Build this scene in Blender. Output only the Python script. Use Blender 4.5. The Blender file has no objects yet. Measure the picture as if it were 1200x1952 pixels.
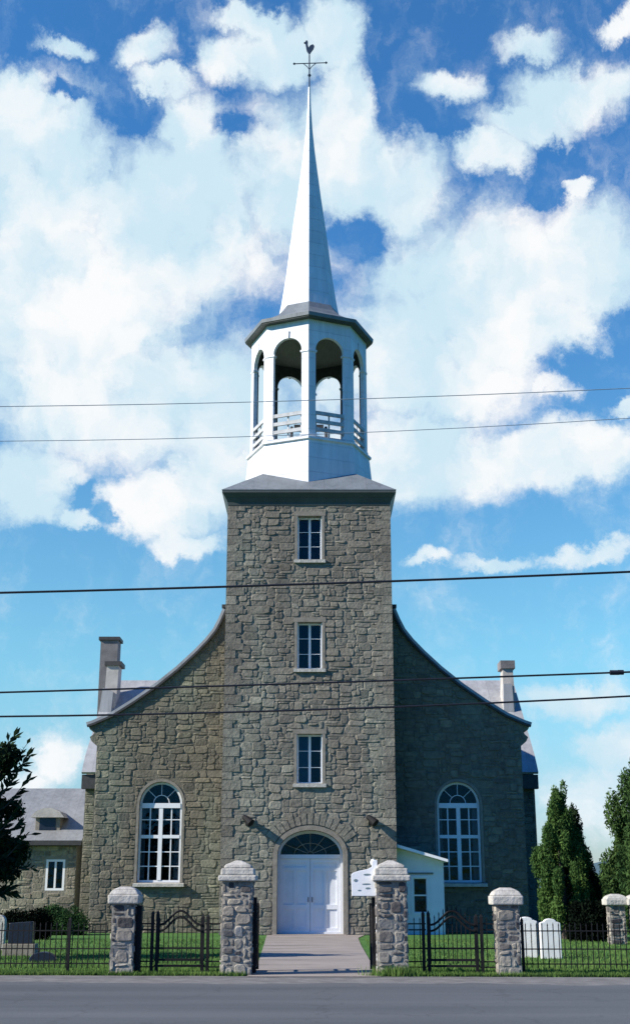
import bpy, bmesh, math, random
from mathutils import Vector, Matrix
R = math.radians
rnd = random.Random(11)
scn = bpy.context.scene
col = scn.collection

# ------------------------------------------------------------------ camera
F = 2350.0                                   # focal length in photo pixels (photo 1200 x 1952)
TH = math.atan(716 / F)                      # upward pitch
cd = bpy.data.cameras.new('camera')
cd.sensor_fit = 'VERTICAL'; cd.sensor_height = 24.0; cd.lens = 24.0 * F / 1952
cd.clip_start = 0.1; cd.clip_end = 6000
cam = bpy.data.objects.new('camera', cd); col.objects.link(cam)
cam.location = (0, 0, 1.6); cam.rotation_euler = (R(90) + TH, 0, 0)
scn.camera = cam

def direction(px, py):
    dx = (px - 600) / F; dy = (976 - py) / F
    return Vector((dx, math.cos(TH) - dy * math.sin(TH), math.sin(TH) + dy * math.cos(TH)))
def at(px, py, Y):                            # where a sight line meets the vertical plane at depth Y
    d = direction(px, py); t = Y / d.y
    return t * d.x, 1.6 + t * d.z

# ------------------------------------------------------------------ light
SUN_TRAVEL = Vector((3.2, 1.0, -2.0)).normalized()
sd = bpy.data.lights.new('sun', 'SUN'); sd.energy = 5.0; sd.angle = R(0.5); sd.color = (1.0, 0.93, 0.82)
sun = bpy.data.objects.new('sun', sd); col.objects.link(sun)
sun.location = (-30, 10, 40)
sun.rotation_euler = SUN_TRAVEL.to_track_quat('-Z', 'Y').to_euler()
scn.view_settings.view_transform = 'Standard'; scn.view_settings.look = 'None'
scn.view_settings.gamma = 1; EXPO = 0.68; scn.view_settings.exposure = EXPO
scn.view_settings.use_curve_mapping = False

# ------------------------------------------------------------------ world: sky with broken cloud
world = bpy.data.worlds.new('World'); scn.world = world; world.use_nodes = True
wt = world.node_tree; wt.nodes.clear()
WN = wt.nodes.new; WL = wt.links.new
def wmath(op, a, b=None, c=None, clamp=False):
    n = WN('ShaderNodeMath'); n.operation = op; n.use_clamp = clamp
    for i, v in enumerate((a, b, c)):
        if v is None: continue
        if isinstance(v, (int, float)): n.inputs[i].default_value = v
        else: WL(v, n.inputs[i])
    return n.outputs[0]
def wvec(op, a, b=None):
    n = WN('ShaderNodeVectorMath'); n.operation = op
    for i, v in enumerate((a, b)):
        if v is None: continue
        if isinstance(v, (tuple, list)): n.inputs[i].default_value = v
        else: WL(v, n.inputs[i])
    return n.outputs['Value' if op == 'LENGTH' else 'Vector']
def wsmooth(v, a, b, lo=0.0, hi=1.0):
    n = WN('ShaderNodeMapRange'); n.interpolation_type = 'SMOOTHSTEP'
    WL(v, n.inputs[0]); n.inputs[1].default_value = a; n.inputs[2].default_value = b
    n.inputs[3].default_value = lo; n.inputs[4].default_value = hi
    return n.outputs[0]
def wnoise(vec, scale, detail=4, rough=0.55):
    n = WN('ShaderNodeTexNoise'); n.inputs['Scale'].default_value = scale
    n.inputs['Detail'].default_value = detail; n.inputs['Roughness'].default_value = rough
    WL(vec, n.inputs['Vector']); return n
def wmix(f, a, b, mode='MIX'):
    n = WN('ShaderNodeMix'); n.data_type = 'RGBA'; n.blend_type = mode
    if isinstance(f, (int, float)): n.inputs[0].default_value = f
    else: WL(f, n.inputs[0])
    for i, v in ((6, a), (7, b)):
        if isinstance(v, tuple): n.inputs[i].default_value = v
        else: WL(v, n.inputs[i])
    return n.outputs[2]
sky = WN('ShaderNodeTexSky'); sky.sky_type = 'NISHITA'; sky.sun_disc = False
sky.sun_elevation = math.asin(-SUN_TRAVEL.z); sky.sun_rotation = math.atan2(-SUN_TRAVEL.x, -SUN_TRAVEL.y)
sky.air_density = 1.0; sky.dust_density = 0.4; sky.ozone_density = 2.5
tc = WN('ShaderNodeTexCoord')
sep = WN('ShaderNodeSeparateXYZ'); WL(tc.outputs['Generated'], sep.inputs[0])
az = wmath('ARCTAN2', sep.outputs[0], sep.outputs[1])
el = wmath('ARCSINE', sep.outputs[2])
cmb = WN('ShaderNodeCombineXYZ'); WL(az, cmb.inputs[0]); WL(el, cmb.inputs[1])
P0 = cmb.outputs[0]
w1 = wnoise(P0, 9, 8, 0.68)
warp = wvec('MULTIPLY', wvec('SUBTRACT', w1.outputs['Color'], (0.5, 0.5, 0.5)), (0.10, 0.085, 0.0))
P1 = wvec('ADD', P0, warp)
def azel(px, py):
    d = direction(px, py).normalized()
    return math.atan2(d.x, d.y), math.asin(d.z)
# broad cloud masses (+) and clear gaps (-), each as a soft ellipse in azimuth / elevation
CLOUDS = [(430, 110, 70, 60), (690, 330, 110, 80), (1050, 620, 100, 80), (40, 190, 120, 60), (420, 900, 130, 110), (60, 330, 200, 200), (330, 420, 240, 230), (590, 330, 190, 200), (380, 250, 90, 80), (100, 600, 330, 250), (520, 100, 120, 75),
          (640, 90, 80, 90), (270, 95, 75, 45), (330, 165, 70, 35), (480, 30, 90, 35), (900, 560, 250, 200), (760, 350, 130, 110),
          (1110, 490, 150, 130), (1100, 170, 150, 70), (1010, 230, 110, 55), (940, 290, 90, 45), (1000, 640, 130, 90), (300, 760, 400, 150), (800, 720, 330, 110),
          (800, 870, 260, 95), (1080, 860, 220, 75), (310, 960, 150, 85), (150, 985, 60, 35), (60, 905, 130, 105), (360, 1030, 80, 35),
          (1190, 30, 60, 35), (1100, 350, 40, 35), (900, 620, 300, 120),
          (660, 200, 90, 100)]
WISPS = [(960, 1062, 90, 20), (1110, 1050, 100, 26), (820, 1058, 60, 18), (1090, 1330, 140, 45), (110, 1450, 75, 62), (1180, 1420, 110, 60),
         (30, 1510, 90, 60), (865, 180, 60, 34), (1000, 95, 80, 34), (130, 100, 60, 25), (1040, 740, 55, 28), (1180, 770, 60, 20), (1150, 1520, 160, 90)]
GAPS = [(90, 55, 170, 55), (120, 185, 50, 16), (235, 210, 60, 36), (800, 90, 80, 140), (830, 250, 50, 34), (910, 60, 150, 60),
        (672, 440, 62, 50), (1090, 290, 80, 32), (1040, 365, 50, 26), (1170, 700, 130, 60), (1190, 620, 60, 50),
        (150, 935, 45, 32), (215, 975, 30, 26), (440, 240, 45, 26), (100, 1060, 220, 55),
        (780, 200, 60, 100)]
def ellipses(lst, lo=0.35, hi=1.25):
    acc = None
    for (px, py, rx, ry) in lst:
        c = azel(px, py); a = azel(px - rx, py); b = azel(px + rx, py); t = azel(px, py - ry); u = azel(px, py + ry)
        sx = 2 / abs(b[0] - a[0]); sy = 2 / abs(t[1] - u[1])
        q = wvec('MULTIPLY', wvec('SUBTRACT', P1, (c[0], c[1], 0)), (sx, sy, 0))
        v = wsmooth(wvec('LENGTH', q), lo, hi, 1.0, 0.0)
        acc = v if acc is None else wmath('MAXIMUM', acc, v)
    return acc
pos = ellipses(CLOUDS); wis = ellipses(WISPS); neg = ellipses(GAPS, 0.0, 1.55)
n2 = wnoise(P1, 14, 6, 0.62)
n3 = wnoise(P0, 40, 4, 0.6)
dens = wmath('ADD', wmath('SUBTRACT', pos, wmath('MULTIPLY', neg, 1.0)), wmath('MULTIPLY', wmath('SUBTRACT', n2.outputs['Fac'], 0.5), 1.15))
dens = wmath('ADD', dens, wmath('MULTIPLY', wmath('SUBTRACT', n3.outputs['Fac'], 0.5), 0.55))
dens = wmath('MAXIMUM', dens, wmath('ADD', wmath('MULTIPLY', wis, 0.80), wmath('MULTIPLY', wmath('SUBTRACT', n2.outputs['Fac'], 0.5), 0.9)))
# elsewhere in the sky: thin scattered cloud
side = wsmooth(wmath('ABSOLUTE', az), 0.30, 0.50)
front = wsmooth(wmath('ABSOLUTE', az), 0.45, 0.9, 1.0, 0.0)
n6 = wnoise(wvec('MULTIPLY', P1, (1.0, 0.6, 1.0)), 34, 7, 0.7)
dens = wmath('ADD', dens, wmath('MULTIPLY', wmath('SUBTRACT', n6.outputs['Fac'], 0.5), 0.9))
n4 = wnoise(P0, 5, 6, 0.6)
gen = wmath('MULTIPLY', wmath('MULTIPLY', wsmooth(n4.outputs['Fac'], 0.5, 0.66), front), wmath('MULTIPLY', side, 0.8))
mask = wmath('MAXIMUM', wmath('MULTIPLY', wsmooth(dens, -0.08, 0.92), wmath('SUBTRACT', 1.0, side)), gen)
n5 = wnoise(P1, 8, 3, 0.5)
thick = wsmooth(wmath('ADD', n5.outputs['Fac'], wmath('MULTIPLY', wmath('SUBTRACT', n2.outputs['Fac'], 0.5), 0.5)), 0.40, 0.66)
STR = 0.10
CL = 1.0 / (STR * 2 ** EXPO)
ccol = wmix(thick, (0.62 * CL, 0.81 * CL, 0.92 * CL, 1), (0.96 * CL, 0.975 * CL, 0.99 * CL, 1))
lowness = wsmooth(el, 0.05, 0.62, 1.0, 0.0)
SKY_TINT = wmix(wsmooth(el, 0.0, 0.20, 1.0, 0.0), wmix(lowness, (0.38, 0.90, 1.27, 1), (0.70, 1.10, 1.04, 1)), (0.56, 0.66, 0.86, 1))
blue = wmix(1.0, sky.outputs[0], SKY_TINT, 'MULTIPLY')
# clear sky dimmed and blued away from the front, to weaken the fill light
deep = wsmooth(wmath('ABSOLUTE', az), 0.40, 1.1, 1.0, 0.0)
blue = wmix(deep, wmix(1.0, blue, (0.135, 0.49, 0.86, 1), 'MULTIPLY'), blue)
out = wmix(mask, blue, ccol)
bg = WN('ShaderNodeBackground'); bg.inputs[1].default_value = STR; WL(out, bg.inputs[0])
wo = WN('ShaderNodeOutputWorld'); WL(bg.outputs[0], wo.inputs[0])

# ------------------------------------------------------------------ materials
def new_mat(name):
    m = bpy.data.materials.new(name); m.use_nodes = True
    nt = m.node_tree; return m, nt, nt.nodes['Principled BSDF']
def mat(name, colr, rough=0.7, metal=0.0, var=0.15, scale=6.0, bump=0.0, bscale=30.0, spec=0.3, stretch=(1, 1, 1)):
    m, nt, b = new_mat(name); N = nt.nodes.new; L = nt.links.new
    b.inputs['Roughness'].default_value = rough; b.inputs['Metallic'].default_value = metal
    b.inputs['Specular IOR Level'].default_value = spec
    tc = N('ShaderNodeTexCoord'); mp = N('ShaderNodeMapping'); mp.inputs['Scale'].default_value = stretch
    L(tc.outputs['Object'], mp.inputs[0])
    n = N('ShaderNodeTexNoise'); n.inputs['Scale'].default_value = scale; n.inputs['Detail'].default_value = 6
    L(mp.outputs[0], n.inputs['Vector'])
    r = N('ShaderNodeValToRGB'); e = r.color_ramp.elements
    e[0].position = 0.3; e[1].position = 0.7
    e[0].color = tuple(c * (1 - var) for c in colr) + (1,); e[1].color = tuple(min(1, c * (1 + var)) for c in colr) + (1,)
    L(n.outputs['Fac'], r.inputs[0]); L(r.outputs[0], b.inputs['Base Color'])
    if bump:
        n2 = N('ShaderNodeTexNoise'); n2.inputs['Scale'].default_value = bscale; n2.inputs['Detail'].default_value = 5
        L(mp.outputs[0], n2.inputs['Vector'])
        bp = N('ShaderNodeBump'); bp.inputs['Strength'].default_value = 1.0; bp.inputs['Distance'].default_value = bump
        L(n2.outputs['Fac'], bp.inputs['Height']); L(bp.outputs[0], b.inputs['Normal'])
    return m
def seams(m, axis, pitch, depth=0.02, width=0.06, streak=0.0):
    """standing seams / boards across one object axis as relief, with faint weather streaks between them"""
    nt = m.node_tree; N = nt.nodes.new; L = nt.links.new; b = nt.nodes['Principled BSDF']
    tc = N('ShaderNodeTexCoord'); sp = N('ShaderNodeSeparateXYZ'); L(tc.outputs['Object'], sp.inputs[0])
    d = N('ShaderNodeMath'); d.operation = 'DIVIDE'; L(sp.outputs[axis], d.inputs[0]); d.inputs[1].default_value = pitch
    f = N('ShaderNodeMath'); f.operation = 'FRACT'; L(d.outputs[0], f.inputs[0])
    p = N('ShaderNodeMath'); p.operation = 'LESS_THAN'; L(f.outputs[0], p.inputs[0]); p.inputs[1].default_value = width
    bp = N('ShaderNodeBump'); bp.inputs['Distance'].default_value = depth; L(p.outputs[0], bp.inputs['Height'])
    old = b.inputs['Normal'].links[0].from_socket if b.inputs['Normal'].links else None
    if old: L(old, bp.inputs['Normal'])
    L(bp.outputs[0], b.inputs['Normal'])
    fl = N('ShaderNodeMath'); fl.operation = 'FLOOR'; L(d.outputs[0], fl.inputs[0])
    wn = N('ShaderNodeTexWhiteNoise'); wn.noise_dimensions = '1D'; L(fl.outputs[0], wn.inputs['W'])
    mp = N('ShaderNodeMapping'); mp.inputs['Scale'].default_value = (2.5, 2.5, .25); L(tc.outputs['Object'], mp.inputs[0])
    ns = N('ShaderNodeTexNoise'); ns.inputs['Scale'].default_value = 2.0; ns.inputs['Detail'].default_value = 6; L(mp.outputs[0], ns.inputs['Vector'])
    a1 = N('ShaderNodeMapRange'); L(wn.outputs[0], a1.inputs[0]); a1.inputs[3].default_value = 1 - streak * .5; a1.inputs[4].default_value = 1.0
    a2 = N('ShaderNodeMapRange'); L(ns.outputs['Fac'], a2.inputs[0]); a2.inputs[1].default_value = .35; a2.inputs[2].default_value = .7; a2.inputs[3].default_value = 1.0; a2.inputs[4].default_value = 1 - streak
    mu = N('ShaderNodeMath'); mu.operation = 'MULTIPLY'; L(a1.outputs[0], mu.inputs[0]); L(a2.outputs[0], mu.inputs[1])
    c0 = b.inputs['Base Color'].links[0].from_socket
    v = N('ShaderNodeVectorMath'); v.operation = 'SCALE'; L(c0, v.inputs[0]); L(mu.outputs[0], v.inputs['Scale']); L(v.outputs[0], b.inputs['Base Color'])
def stone_mat(name, cols, mortar, hue_b):
    """colour comes from the 'stone' attribute written per block: r = tone, g = block or mortar"""
    m, nt, b = new_mat(name); N = nt.nodes.new; L = nt.links.new
    b.inputs['Roughness'].default_value = 0.85; b.inputs['Specular IOR Level'].default_value = 0.2
    at_ = N('ShaderNodeAttribute'); at_.attribute_name = 'stone'
    sp = N('ShaderNodeSeparateColor'); L(at_.outputs['Color'], sp.inputs[0])
    r = N('ShaderNodeValToRGB'); cr = r.color_ramp
    while len(cr.elements) < len(cols): cr.elements.new(0.5)
    for i, c in enumerate(cols):
        cr.elements[i].position = i / (len(cols) - 1); cr.elements[i].color = c + (1,)
    tc = N('ShaderNodeTexCoord')
    n = N('ShaderNodeTexNoise'); n.inputs['Scale'].default_value = 5; n.inputs['Detail'].default_value = 8; n.inputs['Roughness'].default_value = 0.65
    L(tc.outputs['Object'], n.inputs['Vector'])
    big = N('ShaderNodeTexNoise'); big.inputs['Scale'].default_value = 0.45; big.inputs['Detail'].default_value = 3
    mpb = N('ShaderNodeMapping'); mpb.inputs['Scale'].default_value = (1.6, 1.6, 0.6); L(tc.outputs['Object'], mpb.inputs[0]); L(mpb.outputs[0], big.inputs['Vector']); big.inputs['Detail'].default_value = 6
    L(sp.outputs[0], r.inputs[0])
    mx = N('ShaderNodeMix'); mx.data_type = 'RGBA'; L(sp.outputs[1], mx.inputs[0]); mx.inputs[6].default_value = mortar + (1,); L(r.outputs[0], mx.inputs[7])
    def mul(fac_socket, lo, hi, prev, a=0.3, c=0.7):
        mr = N('ShaderNodeMapRange'); L(fac_socket, mr.inputs[0]); mr.inputs[1].default_value = a; mr.inputs[2].default_value = c
        mr.inputs[3].default_value = lo; mr.inputs[4].default_value = hi
        v = N('ShaderNodeVectorMath'); v.operation = 'SCALE'; L(prev, v.inputs[0]); L(mr.outputs[0], v.inputs['Scale']); return v.outputs[0]
    o = mul(n.outputs['Fac'], 0.72, 1.28, mx.outputs[2]); o = mul(big.outputs['Fac'], 0.78, 1.20, o)
    mt = N('ShaderNodeMix'); mt.data_type = 'RGBA'; mt.blend_type = 'MULTIPLY'
    mr = N('ShaderNodeMapRange'); L(big.outputs['Fac'], mr.inputs[0]); mr.inputs[1].default_value = 0.45; mr.inputs[2].default_value = 0.62
    L(mr.outputs[0], mt.inputs[0]); L(o, mt.inputs[6]); mt.inputs[7].default_value = hue_b + (1,)
    L(mt.outputs[2], b.inputs['Base Color'])
    n2 = N('ShaderNodeTexNoise'); n2.inputs['Scale'].default_value = 11; n2.inputs['Detail'].default_value = 6
    L(tc.outputs['Object'], n2.inputs['Vector'])
    bp = N('ShaderNodeBump'); bp.inputs['Distance'].default_value = 0.03; bp.inputs['Strength'].default_value = 0.8
    L(n2.outputs['Fac'], bp.inputs['Height']); L(bp.outputs[0], b.inputs['Normal'])
    return m
M = {}
GREYS = [(0.160, 0.145, 0.119), (0.194, 0.175, 0.144), (0.214, 0.192, 0.156), (0.236, 0.211, 0.171), (0.285, 0.255, 0.205)]
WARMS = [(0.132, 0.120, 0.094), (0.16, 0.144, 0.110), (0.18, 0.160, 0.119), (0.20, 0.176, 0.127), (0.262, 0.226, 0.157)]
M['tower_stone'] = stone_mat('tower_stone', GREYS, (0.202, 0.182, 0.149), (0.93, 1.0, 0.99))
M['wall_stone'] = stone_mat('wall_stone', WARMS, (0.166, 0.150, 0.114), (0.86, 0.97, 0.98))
M['house_stone'] = stone_mat('house_stone', [(0.15, 0.135, 0.11), (0.22, 0.195, 0.15), (0.28, 0.25, 0.19), (0.36, 0.31, 0.23)], (0.24, 0.22, 0.18), (0.92, 1.0, 0.92))
M['pier_stone'] = stone_mat('pier_stone', [(0.045, 0.043, 0.046), (0.11, 0.10, 0.095), (0.25, 0.225, 0.19), (0.36, 0.32, 0.26), (0.42, 0.38, 0.32)], (0.26, 0.24, 0.205), (0.95, 0.98, 1.0))
M['cut_stone'] = mat('cut_stone', (0.235, 0.212, 0.175), 0.8, var=0.18, scale=5, bump=0.006, bscale=25)
M['cap_stone'] = mat('cap_stone', (0.44, 0.42, 0.375), 0.85, var=0.24, scale=7, bump=0.014, bscale=18)
M['white'] = mat('white_paint', (0.80, 0.81, 0.82), 0.55, var=0.04, scale=3, bump=0.002, bscale=14)
M['belfry_white'] = mat('white_sheet_metal', (0.78, 0.79, 0.82), 0.5, var=0.05, scale=2.2, bump=0.006, bscale=5, stretch=(1, 1, 0.3))
M['roof'] = mat('roof_metal', (0.20, 0.222, 0.235), 0.5, 0.1, var=0.12, scale=1.6, bump=0.004, bscale=6, stretch=(1, 1, 0.4))
M['light_roof'] = mat('light_roof_metal', (0.40, 0.405, 0.41), 0.45, 0.1, var=0.10, scale=1.2, bump=0.004, bscale=5)
M['cornice'] = mat('cornice_metal', (0.075, 0.085, 0.08), 0.5, 0.1, var=0.15, scale=2)
M['dark_trim'] = mat('dark_trim', (0.05, 0.05, 0.05), 0.6, var=0.2)
M['soffit'] = mat('soffit_boards', (0.14, 0.15, 0.125), 0.75, var=0.15, scale=3, stretch=(6, 1, 1))
M['iron'] = mat('black_iron', (0.006, 0.006, 0.007), 0.75, var=0.3, scale=20, spec=0.3)
M['spire_iron'] = mat('spire_iron', (0.03, 0.05, 0.09), 0.55, var=0.3, scale=20)
M['roof_dark'] = mat('house_roof_metal', (0.27, 0.28, 0.285), 0.5, 0.1, var=0.1, scale=1.2)
seams(M['roof'], 0, .55, .03, .07, .18); seams(M['light_roof'], 0, .5, .03, .07, .2); seams(M['roof_dark'], 0, .5, .03, .08, .2)
seams(M['belfry_white'], 2, .62, .012, .035, .16)
M['rail_paint'] = mat('weathered_rail_paint', (0.42, 0.43, 0.44), 0.7, var=0.2, scale=5)
M['inner_shade'] = mat('belfry_shade', (0.045, 0.05, 0.055), 0.8, var=0.2)  # shade inside the belfry, put into a dark colour
M['bronze'] = mat('bell_bronze', (0.05, 0.045, 0.05), 0.45, 0.5, var=0.3)
M['door'] = mat('door_paint', (0.74, 0.76, 0.80), 0.5, var=0.05, scale=2, bump=0.002, bscale=12)
M['wire'] = mat('black_cable', (0.012, 0.014, 0.022), 0.6, var=0.2)
M['thin_wire'] = mat('grey_cable', (0.20, 0.26, 0.32), 0.6, var=0.2)
M['curtain'] = mat('curtain_cloth', (0.30, 0.28, 0.31), 0.9, var=0.2, scale=4, stretch=(4, 1, 0.4))
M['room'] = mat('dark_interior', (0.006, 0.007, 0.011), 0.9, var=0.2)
M['bluecloth'] = mat('blue_cloth', (0.05, 0.13, 0.22), 0.9, var=0.2)
M['granite'] = mat('dark_granite', (0.016, 0.020, 0.035), 0.3, var=0.4, scale=40, spec=0.5)
M['marble'] = mat('white_marble', (0.78, 0.77, 0.74), 0.6, var=0.08, scale=5, bump=0.003, bscale=20)
M['concrete'] = mat('concrete_path', (0.28, 0.245, 0.215), 0.85, var=0.12, scale=1.2, bump=0.006, bscale=25)
M['gravel'] = mat('roadside_gravel', (0.165, 0.16, 0.152), 0.95, var=0.25, scale=3, bump=0.012, bscale=40)
M['bark'] = mat('bark', (0.06, 0.05, 0.04), 0.9, var=0.3, scale=8, bump=0.02, bscale=20)
M['chim_dark'] = mat('weathered_chimney', (0.17, 0.16, 0.16), 0.85, var=0.22, scale=2, bump=0.01, bscale=12)
M['chim_light'] = mat('rendered_chimney', (0.42, 0.40, 0.37), 0.85, var=0.18, scale=2, bump=0.01, bscale=12)
M['hill'] = mat('haze_blue_woods', (0.07, 0.12, 0.14), 0.95, var=0.25, scale=0.03)  # blue of distance haze put into the base colour
def glass_mat():
    m, nt, b = new_mat('window_glass'); N = nt.nodes.new; L = nt.links.new
    nt.nodes.remove(b); o = nt.nodes['Material Output']
    g = N('ShaderNodeBsdfGlossy'); g.inputs['Roughness'].default_value = 0.04; g.inputs['Color'].default_value = (0.6, 0.6, 0.6, 1)
    t = N('ShaderNodeBsdfTransparent'); t.inputs['Color'].default_value = (0.75, 0.8, 0.82, 1)
    fr = N('ShaderNodeFresnel'); fr.inputs['IOR'].default_value = 1.45
    n = N('ShaderNodeTexNoise'); n.inputs['Scale'].default_value = 3.0
    tc = N('ShaderNodeTexCoord'); L(tc.outputs['Object'], n.inputs['Vector'])
    bp = N('ShaderNodeBump'); bp.inputs['Distance'].default_value = 0.01; L(n.outputs['Fac'], bp.inputs['Height']); L(bp.outputs[0], g.inputs['Normal'])
    mx = N('ShaderNodeMixShader'); L(fr.outputs[0], mx.inputs[0]); L(t.outputs[0], mx.inputs[1]); L(g.outputs[0], mx.inputs[2]); L(mx.outputs[0], o.inputs[0])
    return m
M['glass'] = glass_mat()
def leaf_mat(name, a, b_, trans=0.25):
    m, nt, b = new_mat(name); N = nt.nodes.new; L = nt.links.new
    nt.nodes.remove(b); o = nt.nodes['Material Output']
    at_ = N('ShaderNodeAttribute'); at_.attribute_name = 'stone'
    sp = N('ShaderNodeSeparateColor'); L(at_.outputs['Color'], sp.inputs[0])
    mx = N('ShaderNodeMix'); mx.data_type = 'RGBA'; L(sp.outputs[0], mx.inputs[0]); mx.inputs[6].default_value = a + (1,); mx.inputs[7].default_value = b_ + (1,)
    d = N('ShaderNodeBsdfDiffuse'); t = N('ShaderNodeBsdfTranslucent'); L(mx.outputs[2], d.inputs[0]); L(mx.outputs[2], t.inputs[0])
    s = N('ShaderNodeMixShader'); s.inputs[0].default_value = trans; L(d.outputs[0], s.inputs[1]); L(t.outputs[0], s.inputs[2]); L(s.outputs[0], o.inputs[0])
    return m
M['cedar_leaf'] = leaf_mat('cedar_leaf', (0.025, 0.065, 0.022), (0.12, 0.20, 0.055))
M['dark_green'] = leaf_mat('dark_green_leaf', (0.02, 0.05, 0.02), (0.09, 0.15, 0.045))
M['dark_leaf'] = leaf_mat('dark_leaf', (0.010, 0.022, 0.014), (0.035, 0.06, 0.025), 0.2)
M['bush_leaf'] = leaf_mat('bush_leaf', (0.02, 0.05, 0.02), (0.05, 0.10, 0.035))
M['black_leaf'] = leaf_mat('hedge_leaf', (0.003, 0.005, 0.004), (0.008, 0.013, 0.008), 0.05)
M['grass_blade'] = leaf_mat('grass_blade', (0.07, 0.14, 0.035), (0.17, 0.26, 0.075), 0.3)
def lawn_mat():
    m, nt, b = new_mat('lawn'); N = nt.nodes.new; L = nt.links.new
    b.inputs['Roughness'].default_value = 0.95; b.inputs['Specular IOR Level'].default_value = 0.1
    tc = N('ShaderNodeTexCoord')
    n = N('ShaderNodeTexNoise'); n.inputs['Scale'].default_value = 0.5; n.inputs['Detail'].default_value = 8; n.inputs['Roughness'].default_value = 0.7
    L(tc.outputs['Object'], n.inputs['Vector'])
    r = N('ShaderNodeValToRGB'); e = r.color_ramp.elements; e[0].position = 0.35; e[1].position = 0.68
    e[0].color = (0.05, 0.13, 0.03, 1); e[1].color = (0.10, 0.20, 0.055, 1)
    L(n.outputs['Fac'], r.inputs[0]); L(r.outputs[0], b.inputs['Base Color'])
    n2 = N('ShaderNodeTexNoise'); n2.inputs['Scale'].default_value = 30; L(tc.outputs['Object'], n2.inputs['Vector'])
    bp = N('ShaderNodeBump'); bp.inputs['Distance'].default_value = 0.03; L(n2.outputs['Fac'], bp.inputs['Height']); L(bp.outputs[0], b.inputs['Normal'])
    return m
M['lawn'] = lawn_mat()
def road_mat():
    m, nt, b = new_mat('asphalt'); N = nt.nodes.new; L = nt.links.new
    b.inputs['Roughness'].default_value = 0.8; b.inputs['Specular IOR Level'].default_value = 0.35
    tc = N('ShaderNodeTexCoord'); mp = N('ShaderNodeMapping'); mp.inputs['Scale'].default_value = (0.12, 1, 1); L(tc.outputs['Object'], mp.inputs[0])
    n = N('ShaderNodeTexNoise'); n.inputs['Scale'].default_value = 0.9; n.inputs['Detail'].default_value = 5; L(mp.outputs[0], n.inputs['Vector'])
    r = N('ShaderNodeValToRGB'); e = r.color_ramp.elements; e[0].position = 0.3; e[1].position = 0.75
    e[0].color = (0.072, 0.078, 0.082, 1); e[1].color = (0.112, 0.117, 0.120, 1); L(n.outputs['Fac'], r.inputs[0])
    g = N('ShaderNodeTexNoise'); g.inputs['Scale'].default_value = 45; g.inputs['Detail'].default_value = 3; L(tc.outputs['Object'], g.inputs['Vector'])
    mr = N('ShaderNodeMapRange'); L(g.outputs['Fac'], mr.inputs[0]); mr.inputs[3].default_value = 0.7; mr.inputs[4].default_value = 1.3
    v = N('ShaderNodeVectorMath'); v.operation = 'SCALE'; L(r.outputs[0], v.inputs[0]); L(mr.outputs[0], v.inputs['Scale']); L(v.outputs[0], b.inputs['Base Color'])
    vo_ = N('ShaderNodeTexVoronoi'); vo_.feature = 'DISTANCE_TO_EDGE'; vo_.inputs['Scale'].default_value = 0.35
    wv = N('ShaderNodeVectorMath'); wv.operation = 'ADD'; L(tc.outputs['Object'], wv.inputs[0])
    wn = N('ShaderNodeTexNoise'); wn.inputs['Scale'].default_value = 1.6; wn.inputs['Detail'].default_value = 6; L(tc.outputs['Object'], wn.inputs['Vector'])
    L(wn.outputs['Color'], wv.inputs[1]); L(wv.outputs[0], vo_.inputs['Vector'])
    ck = N('ShaderNodeMapRange'); L(vo_.outputs['Distance'], ck.inputs[0]); ck.inputs[1].default_value = 0.0; ck.inputs[2].default_value = 0.012; ck.inputs[3].default_value = 0.78; ck.inputs[4].default_value = 1.0
    v2 = N('ShaderNodeVectorMath'); v2.operation = 'SCALE'; L(v.outputs[0], v2.inputs[0]); L(ck.outputs[0], v2.inputs['Scale']); L(v2.outputs[0], b.inputs['Base Color'])
    bp = N('ShaderNodeBump'); bp.inputs['Distance'].default_value = 0.006; L(g.outputs['Fac'], bp.inputs['Height']); L(bp.outputs[0], b.inputs['Normal'])
    return m
M['asphalt'] = road_mat()

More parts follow.
